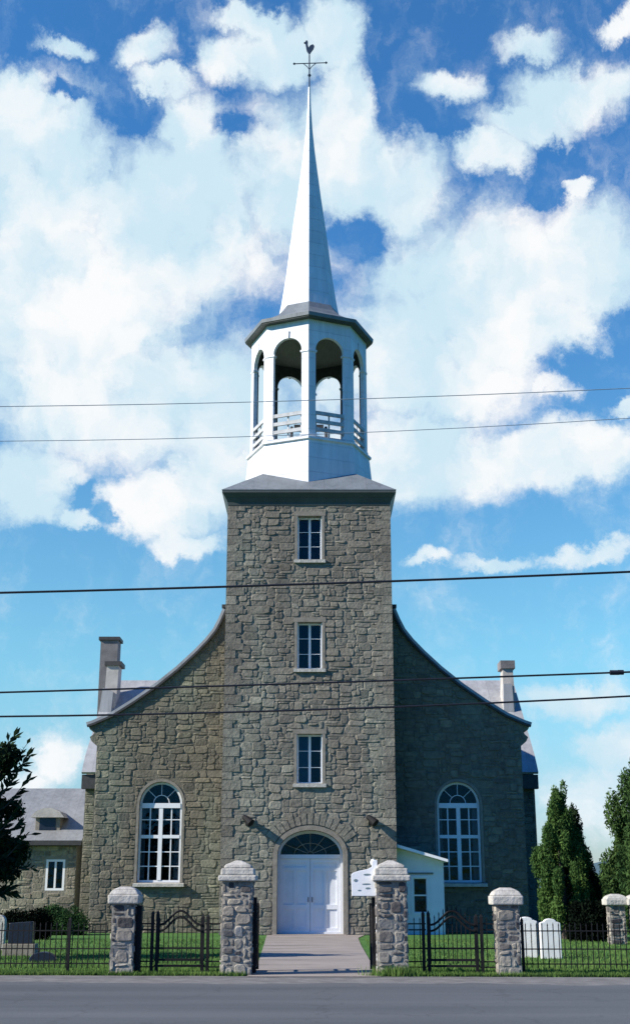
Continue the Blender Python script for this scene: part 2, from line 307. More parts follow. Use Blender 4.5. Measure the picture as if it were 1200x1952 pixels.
# ------------------------------------------------------------------ helpers
def tag(o, label=None, cat=None, group=None, kind=None):
    for k, v in (('label', label), ('category', cat), ('group', group), ('kind', kind)):
        if v: o[k] = v
    return o
def empty(name, loc, label, cat, group=None):
    o = bpy.data.objects.new(name, None); col.objects.link(o); o.location = loc
    o.empty_display_size = 0.3
    return tag(o, label, cat, group)
def origin(o):
    v = Vector((0, 0, 0))
    while o is not None: v += Vector(o.location); o = o.parent
    return v
class MB:
    def __init__(s): s.v = []; s.f = []; s.c = []; s.mi = []
    def add(s, vs, fs, c=(0.5, 0, 0), mi=0):
        b = len(s.v); s.v += [tuple(v) for v in vs]
        for f in fs: s.f.append([b + i for i in f]); s.c.append(c); s.mi.append(mi)
        return s
    def box(s, x0, x1, y0, y1, z0, z1, c=(0.5, 0, 0), mi=0):
        vs = [(x, y, z) for z in (z0, z1) for y in (y0, y1) for x in (x0, x1)]
        return s.add(vs, [(0, 2, 3, 1), (4, 5, 7, 6), (0, 1, 5, 4), (2, 6, 7, 3), (0, 4, 6, 2), (1, 3, 7, 5)], c, mi)
    def mbox(s, mp, u0, u1, d0, d1, z0, z1):
        vs = [mp(x, y, z) for z in (z0, z1) for y in (d0, d1) for x in (u0, u1)]
        return s.add(vs, [(0, 2, 3, 1), (4, 5, 7, 6), (0, 1, 5, 4), (2, 6, 7, 3), (0, 4, 6, 2), (1, 3, 7, 5)])
    def prism(s, pts, y0, y1, mp=None):             # closed outline in (x, z), extruded from y0 to y1
        mp = mp or (lambda x, y, z: (x, y, z)); n = len(pts)
        vs = [mp(x, y0, z) for x, z in pts] + [mp(x, y1, z) for x, z in pts]
        return s.add(vs, [tuple(range(n)), tuple(range(2 * n - 1, n - 1, -1))] + [(i + n, (i + 1) % n + n, (i + 1) % n, i) for i in range(n)])
    def ring(s, A, B, y0, y1, mp=None, closed=True):  # strip between two outlines of equal count
        mp = mp or (lambda x, y, z: (x, y, z)); n = len(A)
        vs = [mp(x, y0, z) for x, z in A] + [mp(x, y0, z) for x, z in B] + [mp(x, y1, z) for x, z in A] + [mp(x, y1, z) for x, z in B]
        fs = []
        for i in range(n if closed else n - 1):
            j = (i + 1) % n
            fs += [(i, j, n + j, n + i), (2 * n + i, 3 * n + i, 3 * n + j, 2 * n + j), (i, 2 * n + i, 2 * n + j, j), (n + i, n + j, 3 * n + j, 3 * n + i)]
        if not closed: fs += [(0, n, 3 * n, 2 * n), (n - 1, 3 * n - 1, 4 * n - 1, 2 * n - 1)]
        return s.add(vs, fs)
    def tube(s, pts, r, n=6, caps=True):
        pts = [Vector(p) for p in pts]; rs = r if isinstance(r, (list, tuple)) else [r] * len(pts); b = len(s.v)
        prev = None
        for i, p in enumerate(pts):
            t = (pts[min(i + 1, len(pts) - 1)] - pts[max(i - 1, 0)]).normalized()
            a = (prev - t * prev.dot(t)).normalized() if prev is not None and (prev - t * prev.dot(t)).length > 1e-4 else t.orthogonal().normalized()
            prev = a; c = t.cross(a)
            s.v += [tuple(p + (a * math.cos(2 * math.pi * k / n) + c * math.sin(2 * math.pi * k / n)) * rs[i]) for k in range(n)]
        for i in range(len(pts) - 1):
            for k in range(n):
                j = (k + 1) % n; s.f.append([b + i * n + k, b + i * n + j, b + (i + 1) * n + j, b + (i + 1) * n + k]); s.c.append((0.5, 0, 0)); s.mi.append(0)
        if caps:
            e = b + (len(pts) - 1) * n
            s.f.append([b + k for k in range(n)][::-1]); s.f.append([e + k for k in range(n)]); s.c += [(0.5, 0, 0)] * 2; s.mi += [0, 0]
        return s
    def lathe(s, prof, cx, cy, n=8, ph=0.0, cap=True):
        b = len(s.v)
        for r, z in prof:
            s.v += [(cx + r * math.cos(ph + 2 * math.pi * k / n), cy + r * math.sin(ph + 2 * math.pi * k / n), z) for k in range(n)]
        for i in range(len(prof) - 1):
            for k in range(n):
                j = (k + 1) % n; s.f.append([b + i * n + k, b + i * n + j, b + (i + 1) * n + j, b + (i + 1) * n + k]); s.c.append((0.5, 0, 0)); s.mi.append(0)
        if cap:
            e = b + (len(prof) - 1) * n
            s.f.append([b + k for k in range(n)][::-1]); s.f.append([e + k for k in range(n)]); s.c += [(0.5, 0, 0)] * 2; s.mi += [0, 0]
        return s
    def build(s, name, m, parent=None, smooth=False, bevel=0.0, recalc=True):
        o0 = origin(parent)
        me = bpy.data.meshes.new(name); me.from_pydata([(x - o0.x, y - o0.y, z - o0.z) for x, y, z in s.v], [], s.f)
        for mm in (m if isinstance(m, list) else [m]): me.materials.append(mm)
        ca = me.color_attributes.new('stone', 'FLOAT_COLOR', 'CORNER'); buf = []
        for f, c in zip(s.f, s.c): buf += [c[0], c[1], c[2], 1.0] * len(f)
        ca.data.foreach_set('color', buf)
        me.polygons.foreach_set('material_index', s.mi)
        if recalc:
            bm = bmesh.new(); bm.from_mesh(me); bmesh.ops.recalc_face_normals(bm, faces=bm.faces); bm.to_mesh(me); bm.free()
        if smooth: me.polygons.foreach_set('use_smooth', [True] * len(me.polygons))
        me.update()
        o = bpy.data.objects.new(name, me); col.objects.link(o); o.parent = parent
        if bevel:
            md = o.modifiers.new('bevel', 'BEVEL'); md.width = bevel; md.segments = 2; md.limit_method = 'ANGLE'
        return o
def kids(o): return [c for c in col.objects if c.parent == o]
def copy_tree(o, parent=None):
    c = o.copy(); col.objects.link(c); c.parent = parent
    for k in kids(o): copy_tree(k, c)
    return c
def structure(o): o['kind'] = 'structure'; return o

def arch(cx, z0, w, zs, rise, e=0.0, n=16):          # outline: rectangle with a round or elliptic head, inset by e
    h = w / 2 - e; r = rise - e
    return [(cx - h, z0 + e), (cx + h, z0 + e)] + [(cx + h * math.cos(math.pi * k / n), zs + r * math.sin(math.pi * k / n)) for k in range(n + 1)]
def rect(x0, x1, z0, z1, e=0.0): return [(x0 + e, z0 + e), (x1 - e, z0 + e), (x1 - e, z1 - e), (x0 + e, z1 - e)]

def stones(mb, mp, u0, u1, z0, z1, openings, limit=None, gu=0.15, gz=0.10, maxw=6, maxh=3, depth=(0.008, 0.034), joint=0.007, seed=1, mi=0):
    """irregular blocks packed over a wall face. mp(u, d, z); openings(za, zb) -> list of (u0, u1); limit(z) -> (ulo, uhi)"""
    rg = random.Random(seed)
    nu = max(1, int(round((u1 - u0) / gu))); nz = max(1, int(round((z1 - z0) / gz))); gu = (u1 - u0) / nu; gz = (z1 - z0) / nz
    used = [[False] * nu for _ in range(nz)]
    jit = [[(rg.uniform(-.3, .3) * gu, rg.uniform(-.3, .3) * gz) for _ in range(nu + 1)] for _ in range(nz + 1)]
    for j in range(nz):
        for i in range(nu):
            if used[j][i]: continue
            w = rg.choice([1, 2, 3, 3, 4, 4, maxw]); h = rg.choice([1, 1, 2, 2, 3, maxh])
            ww = 0
            while ww < w and i + ww < nu and not used[j][i + ww]: ww += 1
            hh = 1
            while hh < h and j + hh < nz and not any(used[j + hh][i:i + ww]): hh += 1
            for a in range(hh):
                for b in range(ww): used[j + a][i + b] = True
            ua, ub, za, zb = u0 + i * gu, u0 + (i + ww) * gu, z0 + j * gz, z0 + (j + hh) * gz
            if limit:
                lo, hi = limit(zb); lo2, hi2 = limit(za); lo = max(lo, lo2); hi = min(hi, hi2)
                if ub <= lo or ua >= hi: continue
                ua = max(ua, lo); ub = min(ub, hi)
            pieces = [(ua, ub)]
            for (oa, ob) in openings(za, zb):
                nx = []
                for (a, b) in pieces:
                    if b <= oa or a >= ob: nx.append((a, b)); continue
                    if oa - a > 0.06: nx.append((a, oa))
                    if b - ob > 0.06: nx.append((ob, b))
                pieces = nx
            for (a, b) in pieces:
                if b - a < 0.05: continue
                full = (a == u0 + i * gu and b == u0 + (i + ww) * gu)
                jt = [jit[j][i], jit[j][min(nu, i + ww)], jit[j + hh][min(nu, i + ww)], jit[j + hh][i]] if full else [(0, 0)] * 4
                if i == 0 or i + ww >= nu: jt = [(0, q[1]) for q in jt]
                if j == 0 or j + hh >= nz: jt = [(q[0], 0) for q in jt]
                c4 = [(a + jt[0][0] + joint, za + jt[0][1] + joint), (b + jt[1][0] - joint, za + jt[1][1] + joint),
                      (b + jt[2][0] - joint, zb + jt[2][1] - joint), (a + jt[3][0] + joint, zb + jt[3][1] - joint)]
                ring = []
                for k in range(4):
                    p, pv, nx_ = c4[k], c4[k - 1], c4[(k + 1) % 4]
                    t1 = rg.uniform(.06, .28); t2 = rg.uniform(.06, .28)
                    ring += [(p[0] + (pv[0] - p[0]) * t1, p[1] + (pv[1] - p[1]) * t1), (p[0] + (nx_[0] - p[0]) * t2, p[1] + (nx_[1] - p[1]) * t2)]
                cx = sum(p[0] for p in ring) / 8; cz = sum(p[1] for p in ring) / 8; m = min(b - a, zb - za)
                ins = 1 - min(0.35, 0.038 / max(m, .08)); d = rg.uniform(*depth)
                tx, tz = rg.uniform(-.05, .05), rg.uniform(-.08, .08)
                vs = [mp(x, -0.01, z) for x, z in ring]
                for x, z in ring:
                    X = cx + (x - cx) * ins; Z = cz + (z - cz) * ins; vs.append(mp(X, max(.004, d + (X - cx) * tx + (Z - cz) * tz), Z))
                tone = min(1, max(0, rg.gauss(.45, .24)))
                mb.add(vs, [tuple(range(8, 16))] + [(k, (k + 1) % 8, 8 + (k + 1) % 8, 8 + k) for k in range(8)], (tone, 1, rg.random()), mi)

def cut(mb, cutters):
    """a solid minus arched or square recesses; returns an MB with the same colour layer (all mortar)"""
    def tmp(m):
        me = bpy.data.meshes.new('t'); me.from_pydata(m.v, [], m.f)
        bm = bmesh.new(); bm.from_mesh(me); bmesh.ops.recalc_face_normals(bm, faces=bm.faces); bm.to_mesh(me); bm.free()
        o = bpy.data.objects.new('t', me); col.objects.link(o); return o
    base = tmp(mb); cs = [tmp(c) for c in cutters]
    for c in cs:
        md = base.modifiers.new('b', 'BOOLEAN'); md.operation = 'DIFFERENCE'; md.object = c; md.solver = 'EXACT'
    ev = base.evaluated_get(bpy.context.evaluated_depsgraph_get()).to_mesh()
    r = MB(); r.add([tuple(v.co) for v in ev.vertices], [tuple(p.vertices) for p in ev.polygons])
    for o in [base] + cs:
        me = o.data; bpy.data.objects.remove(o); bpy.data.meshes.remove(me)
    return r

# ------------------------------------------------------------------ ground, road, path
g = MB(); g.add([(-1500, -300, 0), (1500, -300, 0), (1500, 3000, 0), (-1500, 3000, 0)], [(0, 1, 2, 3)])
structure(g.build('ground', M['lawn'], recalc=False))
def strip_edge(off, w=0.0): return lambda x: 24.75 - 0.045 * x + off + w * (math.sin(x * .9) * .5 + math.sin(x * 2.3 + 1) * .3 + math.sin(x * 5.1) * .2)
def strip(name, ya, yb, z, m, x0=-160, x1=160, wob=0.0):
    q = MB(); n = 400; vs = []
    for i in range(n + 1):
        x = x0 + (x1 - x0) * i / n; vs.append((x, ya(x) + rnd.uniform(-wob, wob), z)); vs.append((x, yb(x) + rnd.uniform(-wob, wob), z))
    q.add(vs, [(2 * i, 2 * i + 2, 2 * i + 3, 2 * i + 1) for i in range(n)])
    return structure(q.build(name, m, recalc=False))
strip('road_shoulder', strip_edge(-18.5), strip_edge(0, .06), 0.004, M['gravel'], x0=-60, x1=60, wob=0.05)
strip('road', strip_edge(-17.5), strip_edge(-1.9, .3), 0.008, M['asphalt'], x0=-60, x1=60, wob=0.05)
pp = MB(); KP = ((24.5, -1.28, 1.25), (27, -1.2, 1.22), (32, -1.33, 1.27), (38, -1.48, 1.33), (43, -1.62, 1.42), (45.75, -1.68, 1.75))
def path_w(y):
    for (y0, a0, b0), (y1, a1, b1) in zip(KP, KP[1:]):
        if y <= y1 + 1e-6: t = (y - y0) / (y1 - y0); return a0 + (a1 - a0) * t, b0 + (b1 - b0) * t
yq = 24.5
while yq < 45.7:
    ye = min(45.72, yq + 1.85); a0, b0 = path_w(yq); a1, b1 = path_w(ye - .05); dz = rnd.uniform(0, .006)
    pp.add([(a0, yq, .012 + dz), (b0, yq, .012), (b1, ye - .05, .012 + dz), (a1, ye - .05, .012)], [(0, 1, 2, 3)]); yq = ye
structure(pp.build('path', M['concrete'], recalc=False))
hb = MB(); hv = []
for i in range(61):
    x = -1200 + 2400 * i / 60; h = 16 + 9 * math.sin(i * 0.7) + 6 * math.sin(i * 1.9 + 1)
    hv += [(x, 1150, -1), (x, 1250 + 40 * math.sin(i), h), (x, 1500, -1)]
hb.add(hv, [(3 * i + a, 3 * i + 3 + a, 3 * i + 4 + a, 3 * i + 1 + a) for i in range(60) for a in (0, 1)])
structure(hb.build('hills', M['hill']))

# ------------------------------------------------------------------ church
CX = -0.23; T = 45.7; NY = 47.9; BY = 48.8
ch = empty('stone_church', (CX, NY, 0), 'grey stone church with central square tower, open white belfry and tall spire', 'church')
TW = 3.11; TTOP = 16.12
DOOR = dict(cx=-0.17, w=2.35, z0=0.0, zs=2.72, rise=0.86)
twin = [(-0.205, 13.62, 15.36), (-0.20, 9.42, 11.18), (-0.195, 5.22, 7.00)]; TWW = 0.93
def aw(cx): return dict(cx=cx, w=1.62, z0=1.78, zs=4.62, rise=0.84)
AWL = aw(-5.83); AWR = aw(5.42)

# tower wall with its recesses
wall = MB().box(CX - TW, CX + TW, T, T + 2 * TW, 0, TTOP)
cutters = [MB().prism([(a, b - (1 if b == 0 else 0)) for a, b in arch(n=24, **DOOR)], T - 1, T + 0.75)]
for cx, a, b in twin: cutters.append(MB().prism(rect(cx - TWW / 2, cx + TWW / 2, a, b), T - 1, T + 0.55))
tw = cut(wall, cutters)
def t_open(za, zb):
    r = []
    for cx, a, b in twin:
        if zb > a - 0.2 and za < b + 0.18: r.append((cx - TWW / 2 - 0.10, cx + TWW / 2 + 0.10))
    e = 0.15
    z = max(za, 0)
    if z < DOOR['zs']: r.append((DOOR['cx'] - DOOR['w'] / 2 - e, DOOR['cx'] + DOOR['w'] / 2 + e))
    elif z < DOOR['zs'] + DOOR['rise'] + e:
        k = math.sqrt(max(0, 1 - ((z - DOOR['zs']) / (DOOR['rise'] + e)) ** 2)) * (DOOR['w'] / 2 + e); r.append((DOOR['cx'] - k, DOOR['cx'] + k))
    return r
stones(tw, lambda u, d, z: (u, T - d, z), CX - TW, CX + TW, 0.0, TTOP - 0.35, t_open, seed=5)
stones(tw, lambda u, d, z: (CX - TW - d, T + u, z), 0, 2 * TW, 0.0, TTOP - 0.35, lambda a, b: [], seed=6)
stones(tw, lambda u, d, z: (CX + TW + d, T + u, z), 0, 2 * TW, 0.0, TTOP - 0.35, lambda a, b: [], seed=7)
zq = 0.0; kq = 0
while zq < TTOP - .45:
    hq = rnd.uniform(.26, .40); hq = min(hq, TTOP - .36 - zq); la, lb = ((.62, .34) if kq % 2 else (.34, .62)); la += rnd.uniform(-.06, .06); lb += rnd.uniform(-.06, .06)
    for s_ in (-1, 1):
        xe = CX + s_ * (TW + .034); x0_, x1_ = sorted((xe, CX + s_ * (TW - la))); t_ = min(1, max(0, rnd.gauss(.5, .28)))
        tw.box(x0_, x1_, T - .034, T + lb, zq + .012, zq + hq - .012, (t_, 1, 0))
    zq += hq; kq += 1
tw.build('tower_wall', M['tower_stone'], ch, bevel=0.0)

# facade screen wall with concave gable
GAB = [(3.30, 12.15), (3.46, 11.75), (3.68, 11.30), (4.0, 10.88), (4.45, 10.40), (5.1, 9.78), (5.9, 9.12), (6.8, 8.48), (7.6, 7.97), (8.3, 7.66)]
KN = [(8.50, 7.56), (8.42, 7.42), (8.24, 7.36), (8.30, 7.24), (8.42, 7.14), (8.34, 6.98), (8.13, 6.80)]
HWALL = 8.13
half = [(TW - 0.02, 12.15)] + GAB + KN + [(HWALL, 0)]
outl = [(CX + x, z) for x, z in half] + [(CX - x, z) for x, z in half[::-1]]
fw = cut(MB().prism(outl, NY, NY + 0.9), [MB().prism(arch(**AWL), NY - 1, NY + 0.5), MB().prism(arch(**AWR), NY - 1, NY + 0.5)])
def g_half(z):
    if z <= 6.8: return HWALL
    if z <= 7.6: return 8.2
    for (x0, z0), (x1, z1) in zip(GAB, GAB[1:]):
        if z1 <= z <= z0: return x0 + (x1 - x0) * (z - z0) / (z1 - z0)
    return 3.3
def a_open(W, e=0.09):
    def f(za, zb):
        if zb < W['z0'] - 0.15: return []
        z = max(za, W['z0'])
        if z < W['zs']: return [(W['cx'] - W['w'] / 2 - e, W['cx'] + W['w'] / 2 + e)]
        if z < W['zs'] + W['rise'] + e:
            k = math.sqrt(max(0, 1 - ((z - W['zs']) / (W['rise'] + e)) ** 2)) * (W['w'] / 2 + e); return [(W['cx'] - k, W['cx'] + k)]
        return []
    return f
stones(fw, lambda u, d, z: (u, NY - d, z), CX - HWALL - .1, CX - TW - .03, 0, 12.1, a_open(AWL), limit=lambda z: (CX - g_half(z) + (0.04 if z > 6.8 else 0), CX - TW - .03), seed=8)
stones(fw, lambda u, d, z: (u, NY - d, z), CX + TW + .03, CX + HWALL + .1, 0, 12.1, a_open(AWR), limit=lambda z: (CX + TW + .03, CX + g_half(z) - (0.04 if z > 6.8 else 0)), seed=9)
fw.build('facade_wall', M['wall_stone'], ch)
for sgn in (-1, 1):                                   # metal coping along the gable curve, with a dark drip edge
    A = []; B = []; D = []
    pts = GAB + [(8.54, 7.58)]
    for i, (x, z) in enumerate(pts):
        p0 = pts[max(0, i - 1)]; p1 = pts[min(len(pts) - 1, i + 1)]; t = Vector((p1[0] - p0[0], p1[1] - p0[1])).normalized(); nn = Vector((-t.y, t.x))
        A.append((CX + sgn * (x + nn.x * 0.12), z + nn.y * 0.12)); B.append((CX + sgn * (x + nn.x * 0.01), z + nn.y * 0.01)); D.append((CX + sgn * (x - nn.x * 0.07), z - nn.y * 0.07))
    MB().ring(A, B, NY - 0.10, NY + 1.0, closed=False).build('coping', M['light_roof'], ch)
    MB().ring(B, D, NY - 0.14, NY - 0.002, closed=False).build('drip_edge', M['dark_trim'], ch)
    MB().box(CX + sgn * 3.28 - 0.17, CX + sgn * 3.28 + 0.17, NY - 0.14, NY + 0.9, 12.2, 12.33).build('coping_cap', M['dark_trim'], ch)

# nave behind the screen: walls and bell-cast roof
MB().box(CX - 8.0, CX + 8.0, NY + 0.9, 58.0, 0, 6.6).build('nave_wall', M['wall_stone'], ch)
nr = [(CX + s * x, z - 0.25) for s, seq in ((-1, GAB[::-1]), (1, GAB)) for x, z in seq]
idx = len(GAB); nr = nr[:idx] + [(CX, 13.4)] + nr[idx:]
nr = [(CX - 8.1, 6.6)] + nr + [(CX + 8.1, 6.6)]
MB().prism(nr, NY + 0.9, 74).build('nave_roof', M['light_roof'], ch)

# transept
TR = 10.32; TY = 58.0
tr = MB().box(CX - TR, CX + TR, TY, TY + 11, 0, 6.55)
stones(tr, lambda u, d, z: (u, TY - d, z), CX - TR, CX - 7.9, 0, 6.2, lambda a, b: [], seed=14)
stones(tr, lambda u, d, z: (u, TY - d, z), CX + 7.9, CX + TR, 0, 6.2, lambda a, b: [], seed=15)
for s in (-1, 1):
    gx = CX + s * TR
    tr.add([(gx, TY, 6.55), (gx, TY + 11, 6.55), (gx, TY + 5.5, 11.5), (gx - s * 0.4, TY, 6.55), (gx - s * 0.4, TY + 11, 6.55), (gx - s * 0.4, TY + 5.5, 11.5)],
           [(0, 1, 2), (3, 5, 4), (0, 2, 5, 3), (1, 4, 5, 2), (0, 3, 4, 1)])
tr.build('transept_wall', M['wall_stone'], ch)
prof = [(TY - 0.55, 6.66), (TY - 0.25, 7.02), (TY + 0.25, 7.55), (TY + 5.5, 11.85), (TY + 10.75, 7.55), (TY + 11.5, 6.66), (TY + 11.4, 6.58), (TY + 5.5, 11.6), (TY - 0.45, 6.58)]
MB().prism([(a, b) for a, b in prof], CX - TR - 0.12, CX + TR + 0.12, mp=lambda x, y, z: (y, x, z)).build('transept_roof', M['light_roof'], ch)
for s in (-1, 1):
    e0 = CX + s * (TR + 0.12); 
    MB().box(min(e0, e0 - s * 0.7), max(e0, e0 - s * 0.7), TY - 0.42, TY - 0.01, 5.93, 6.56).build('eave_shade', M['dark_trim'], ch)  # dark box standing in for the shadow under the eave

# chimneys
c1 = MB(); c1.box(-11.42, -10.50, 65.0, 66.0, 0, 14.25); c1.build('chimney', M['chim_dark'], ch)
k1 = MB(); k1.box(-11.52, -10.40, 64.9, 66.1, 14.25, 14.42); k1.build('chimney_cap', M['dark_trim'], ch)
c2 = MB(); x0 = -10.45
c2.prism([(-10.72, 9.8), (-9.95, 9.8), (-9.85, 11.1), (-9.82, 12.25), (-10.42, 12.25), (-10.46, 11.1)], 61.4, 62.4)
c2.build('chimney', M['chim_light'], ch)
MB().prism([(-10.86, 7.9), (-10.16, 7.9), (-10.0, 10.9), (-10.52, 11.1)], 61.1, 61.39).build('chimney_flashing', M['light_roof'], ch)
MB().box(-10.52, -9.68, 61.3, 62.5, 12.25, 12.46).build('chimney_cap', M['dark_trim'], ch)
MB().prism([(9.30, 9.8), (9.98, 9.8), (9.88, 12.45), (9.42, 12.45)], 61.4, 62.3).build('chimney', M['chim_light'], ch)
MB().box(9.28, 10.0, 61.3, 62.4, 12.1, 12.5).build('chimney_cap', M['chim_dark'], ch)
MB().prism([(9.25, 7.9), (9.9, 7.9), (9.78, 11.3), (9.35, 11.3)], 61.1, 61.39).build('chimney_flashing', M['light_roof'], ch)

# dressed surrounds
sr = MB()
sr.ring(arch(n=24, **DOOR)[1:] + [(DOOR['cx'] - DOOR['w'] / 2, 0)], [(x, z) for x, z in arch(DOOR['cx'], 0, DOOR['w'], DOOR['zs'], DOOR['rise'], e=-0.16, n=24)[1:]] + [(DOOR['cx'] - DOOR['w'] / 2 - .16, 0)], T - 0.05, T + 0.02, closed=False)
sr.build('door_surround', M['cut_stone'], ch)
vo = MB()                                             # fan of narrow voussoirs over the door arch
for k in range(15):
    a = math.pi * (0.16 + 0.68 * k / 14); ca, sa = math.cos(a), math.sin(a)
    w = 0.085
    cx, cz = DOOR['cx'] + (DOOR['w'] / 2 + .20) * ca, DOOR['zs'] + (DOOR['rise'] + .20) * sa
    n_ = Vector((ca / (DOOR['w'] / 2), sa / DOOR['rise'])).normalized(); t_ = Vector((-n_.y, n_.x)); h = rnd.uniform(.3, .5)
    q = [(cx - t_.x * w, cz - t_.y * w), (cx + t_.x * w, cz + t_.y * w), (cx + t_.x * w * 1.2 + n_.x * h, cz + t_.y * w * 1.2 + n_.y * h), (cx - t_.x * w * 1.2 + n_.x * h, cz - t_.y * w * 1.2 + n_.y * h)]
    b = len(vo.c); vo.prism(q, T - 0.045, T); 
    for i in range(b, len(vo.c)): vo.c[i] = (rnd.uniform(.3, .7), 1, 0)
vo.build('voussoirs', M['tower_stone'], ch)

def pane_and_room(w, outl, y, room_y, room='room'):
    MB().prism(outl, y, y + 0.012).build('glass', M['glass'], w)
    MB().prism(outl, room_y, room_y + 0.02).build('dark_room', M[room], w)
# tower windows
for i, (cx, a, b) in enumerate(twin):
    w = MB().ring(rect(cx - TWW / 2, cx + TWW / 2, a, b, 0.003), rect(cx - TWW / 2, cx + TWW / 2, a, b, 0.06), T + 0.26, T + 0.36).build('window', M['white'], ch)
    mm = MB(); mm.box(cx - 0.045, cx + 0.045, T + 0.255, T + 0.33, a + .045, b - .045)
    for s in (-1, 1):
        for k in (1, 2):
            z = a + (b - a) * k / 3; xa, xb = sorted((cx + s * 0.045, cx + s * (TWW / 2 - .045))); mm.box(xa, xb, T + 0.28, T + 0.31, z - .010, z + .010)
    mm.build('muntins', M['white'], w)
    pane_and_room(w, rect(cx - TWW / 2, cx + TWW / 2, a, b, 0.06), T + 0.315, T + 0.52)
    if i == 2: MB().box(cx - .38, cx - .02, T + .38, T + .40, a + .08, b - .08).build('curtain', M['bluecloth'], w)
    # painted jamb lining, sill, stone frame
    for s in (-1, 1):
        x = cx + s * (TWW / 2 - 0.012); MB().box(x - .012, x + .012, T + 0.02, T + 0.26, a + .03, b - .003).build('jamb_lining', M['white'], w)
    MB().prism([(T - 0.10, a - .14), (T + 0.26, a - .14), (T + 0.26, a + .03), (T - 0.10, a - .02)], cx - TWW / 2 - .14, cx + TWW / 2 + .14, mp=lambda x, y, z: (y, x, z)).build('sill', M['cap_stone'], w)
    sf = MB(); x0, x1 = cx - TWW / 2, cx + TWW / 2
    sf.box(x0 - .11, x0 - .003, T - .035, T + .01, a - .02, b); sf.box(x1 + .003, x1 + .11, T - .035, T + .01, a - .02, b); sf.box(x0 - .15, x1 + .15, T - .04, T + .01, b + .003, b + .17)
    sf.build('stone_frame', M['cut_stone'], w)

# arched nave windows
def arched_window(W, side):
    cx, z0, zs, wd, rise = W['cx'], W['z0'], W['zs'], W['w'], W['rise']
    w = MB().ring(arch(e=0.004, **W), arch(e=0.085, **W), NY + 0.16, NY + 0.28).build('window', M['white'], ch)
    h = wd / 2 - 0.085
    tb = MB(); tb.box(cx - h, cx + h, NY + 0.13, NY + 0.25, zs - 0.13, zs + 0.05); tb.build('transom', M['white'], w)
    mu = MB(); mu.box(cx - .075, cx + .075, NY + .14, NY + .24, z0 + .085, zs - .13)
    zm = z0 + 1.66
    for s in (-1, 1):
        xa, xb = sorted((cx + s * .075, cx + s * h)); mu.box(xa, xb, NY + .145, NY + .235, zm - .06, zm + .06)
    mu.build('mullion', M['white'], w)
    bars = MB()
    for s in (-1, 1):
        xm = cx + s * (.075 + h) / 2
        bars.box(xm - .022, xm + .022, NY + .17, NY + .22, z0 + .085, zm - .06); bars.box(xm - .022, xm + .022, NY + .17, NY + .22, zm + .06, zs - .13)
        for z in (z0 + .085 + .5, z0 + .085 + 1.02, zm + .06 + .56):
            for a, b in ((cx + s * .075, xm - s * .022), (xm + s * .022, cx + s * h)):
                a, b = sorted((a, b)); bars.box(a, b, NY + .175, NY + .215, z - .016, z + .016)
    def bar(p, q, r): bars.tube([(p[0], NY + .2, p[1]), (q[0], NY + .2, q[1])], r, 4)
    zc = zs + .05
    for a in (45, 90, 135): bar((cx + .3 * math.cos(R(a)), zc + .3 * math.sin(R(a))), (cx + (h - .0) * math.cos(R(a)), zc + (rise - .14) * math.sin(R(a))), .014)
    for k in range(8): bar((cx + .3 * math.cos(math.pi * k / 8), zc + .3 * math.sin(math.pi * k / 8)), (cx + .3 * math.cos(math.pi * (k + 1) / 8), zc + .3 * math.sin(math.pi * (k + 1) / 8)), .018)
    bars.build('glazing_bars', M['white'], w)
    pane_and_room(w, arch(e=0.07, **W), NY + .2, NY + .47)
    for s in (-1, 1):                                  # curtains drawn to the sides
        cu = MB(); n = 14; vs = []; x1 = cx + s * (wd / 2 - .06); x2 = cx + s * (wd / 2 - (.30 if s > 0 else .24))
        for k in range(n + 1):
            x = x1 + (x2 - x1) * k / n; y = NY + .36 + .025 * math.sin(k * 2.1); vs += [(x, y, z0 + .05), (x + s * .03, y, zs - .02)]
        cu.add(vs, [(2 * k, 2 * k + 2, 2 * k + 3, 2 * k + 1) for k in range(n)]); cu.build('curtain', M['curtain'], w, smooth=True)
    MB().prism([(NY - .22, z0 - .15), (NY + .3, z0 - .15), (NY + .3, z0 + .02), (NY - .22, z0 - .04)], cx - wd / 2 - .10, cx + wd / 2 + .16, mp=lambda x, y, z: (y, x, z)).build('sill', M['cap_stone'], w)
    a0 = arch(**W)[1:] + [(cx - wd / 2, z0)]; a1 = arch(cx, z0, wd, zs, rise, e=-.10)[1:]; a1[0] = (a1[0][0], z0); a1 = a1 + [(cx - wd / 2 - .10, z0)]
    MB().ring(a0, a1, NY - .03, NY + .02, closed=False).build('stone_frame', M['cut_stone'], w)
arched_window(AWL, -1); arched_window(AWR, 1)

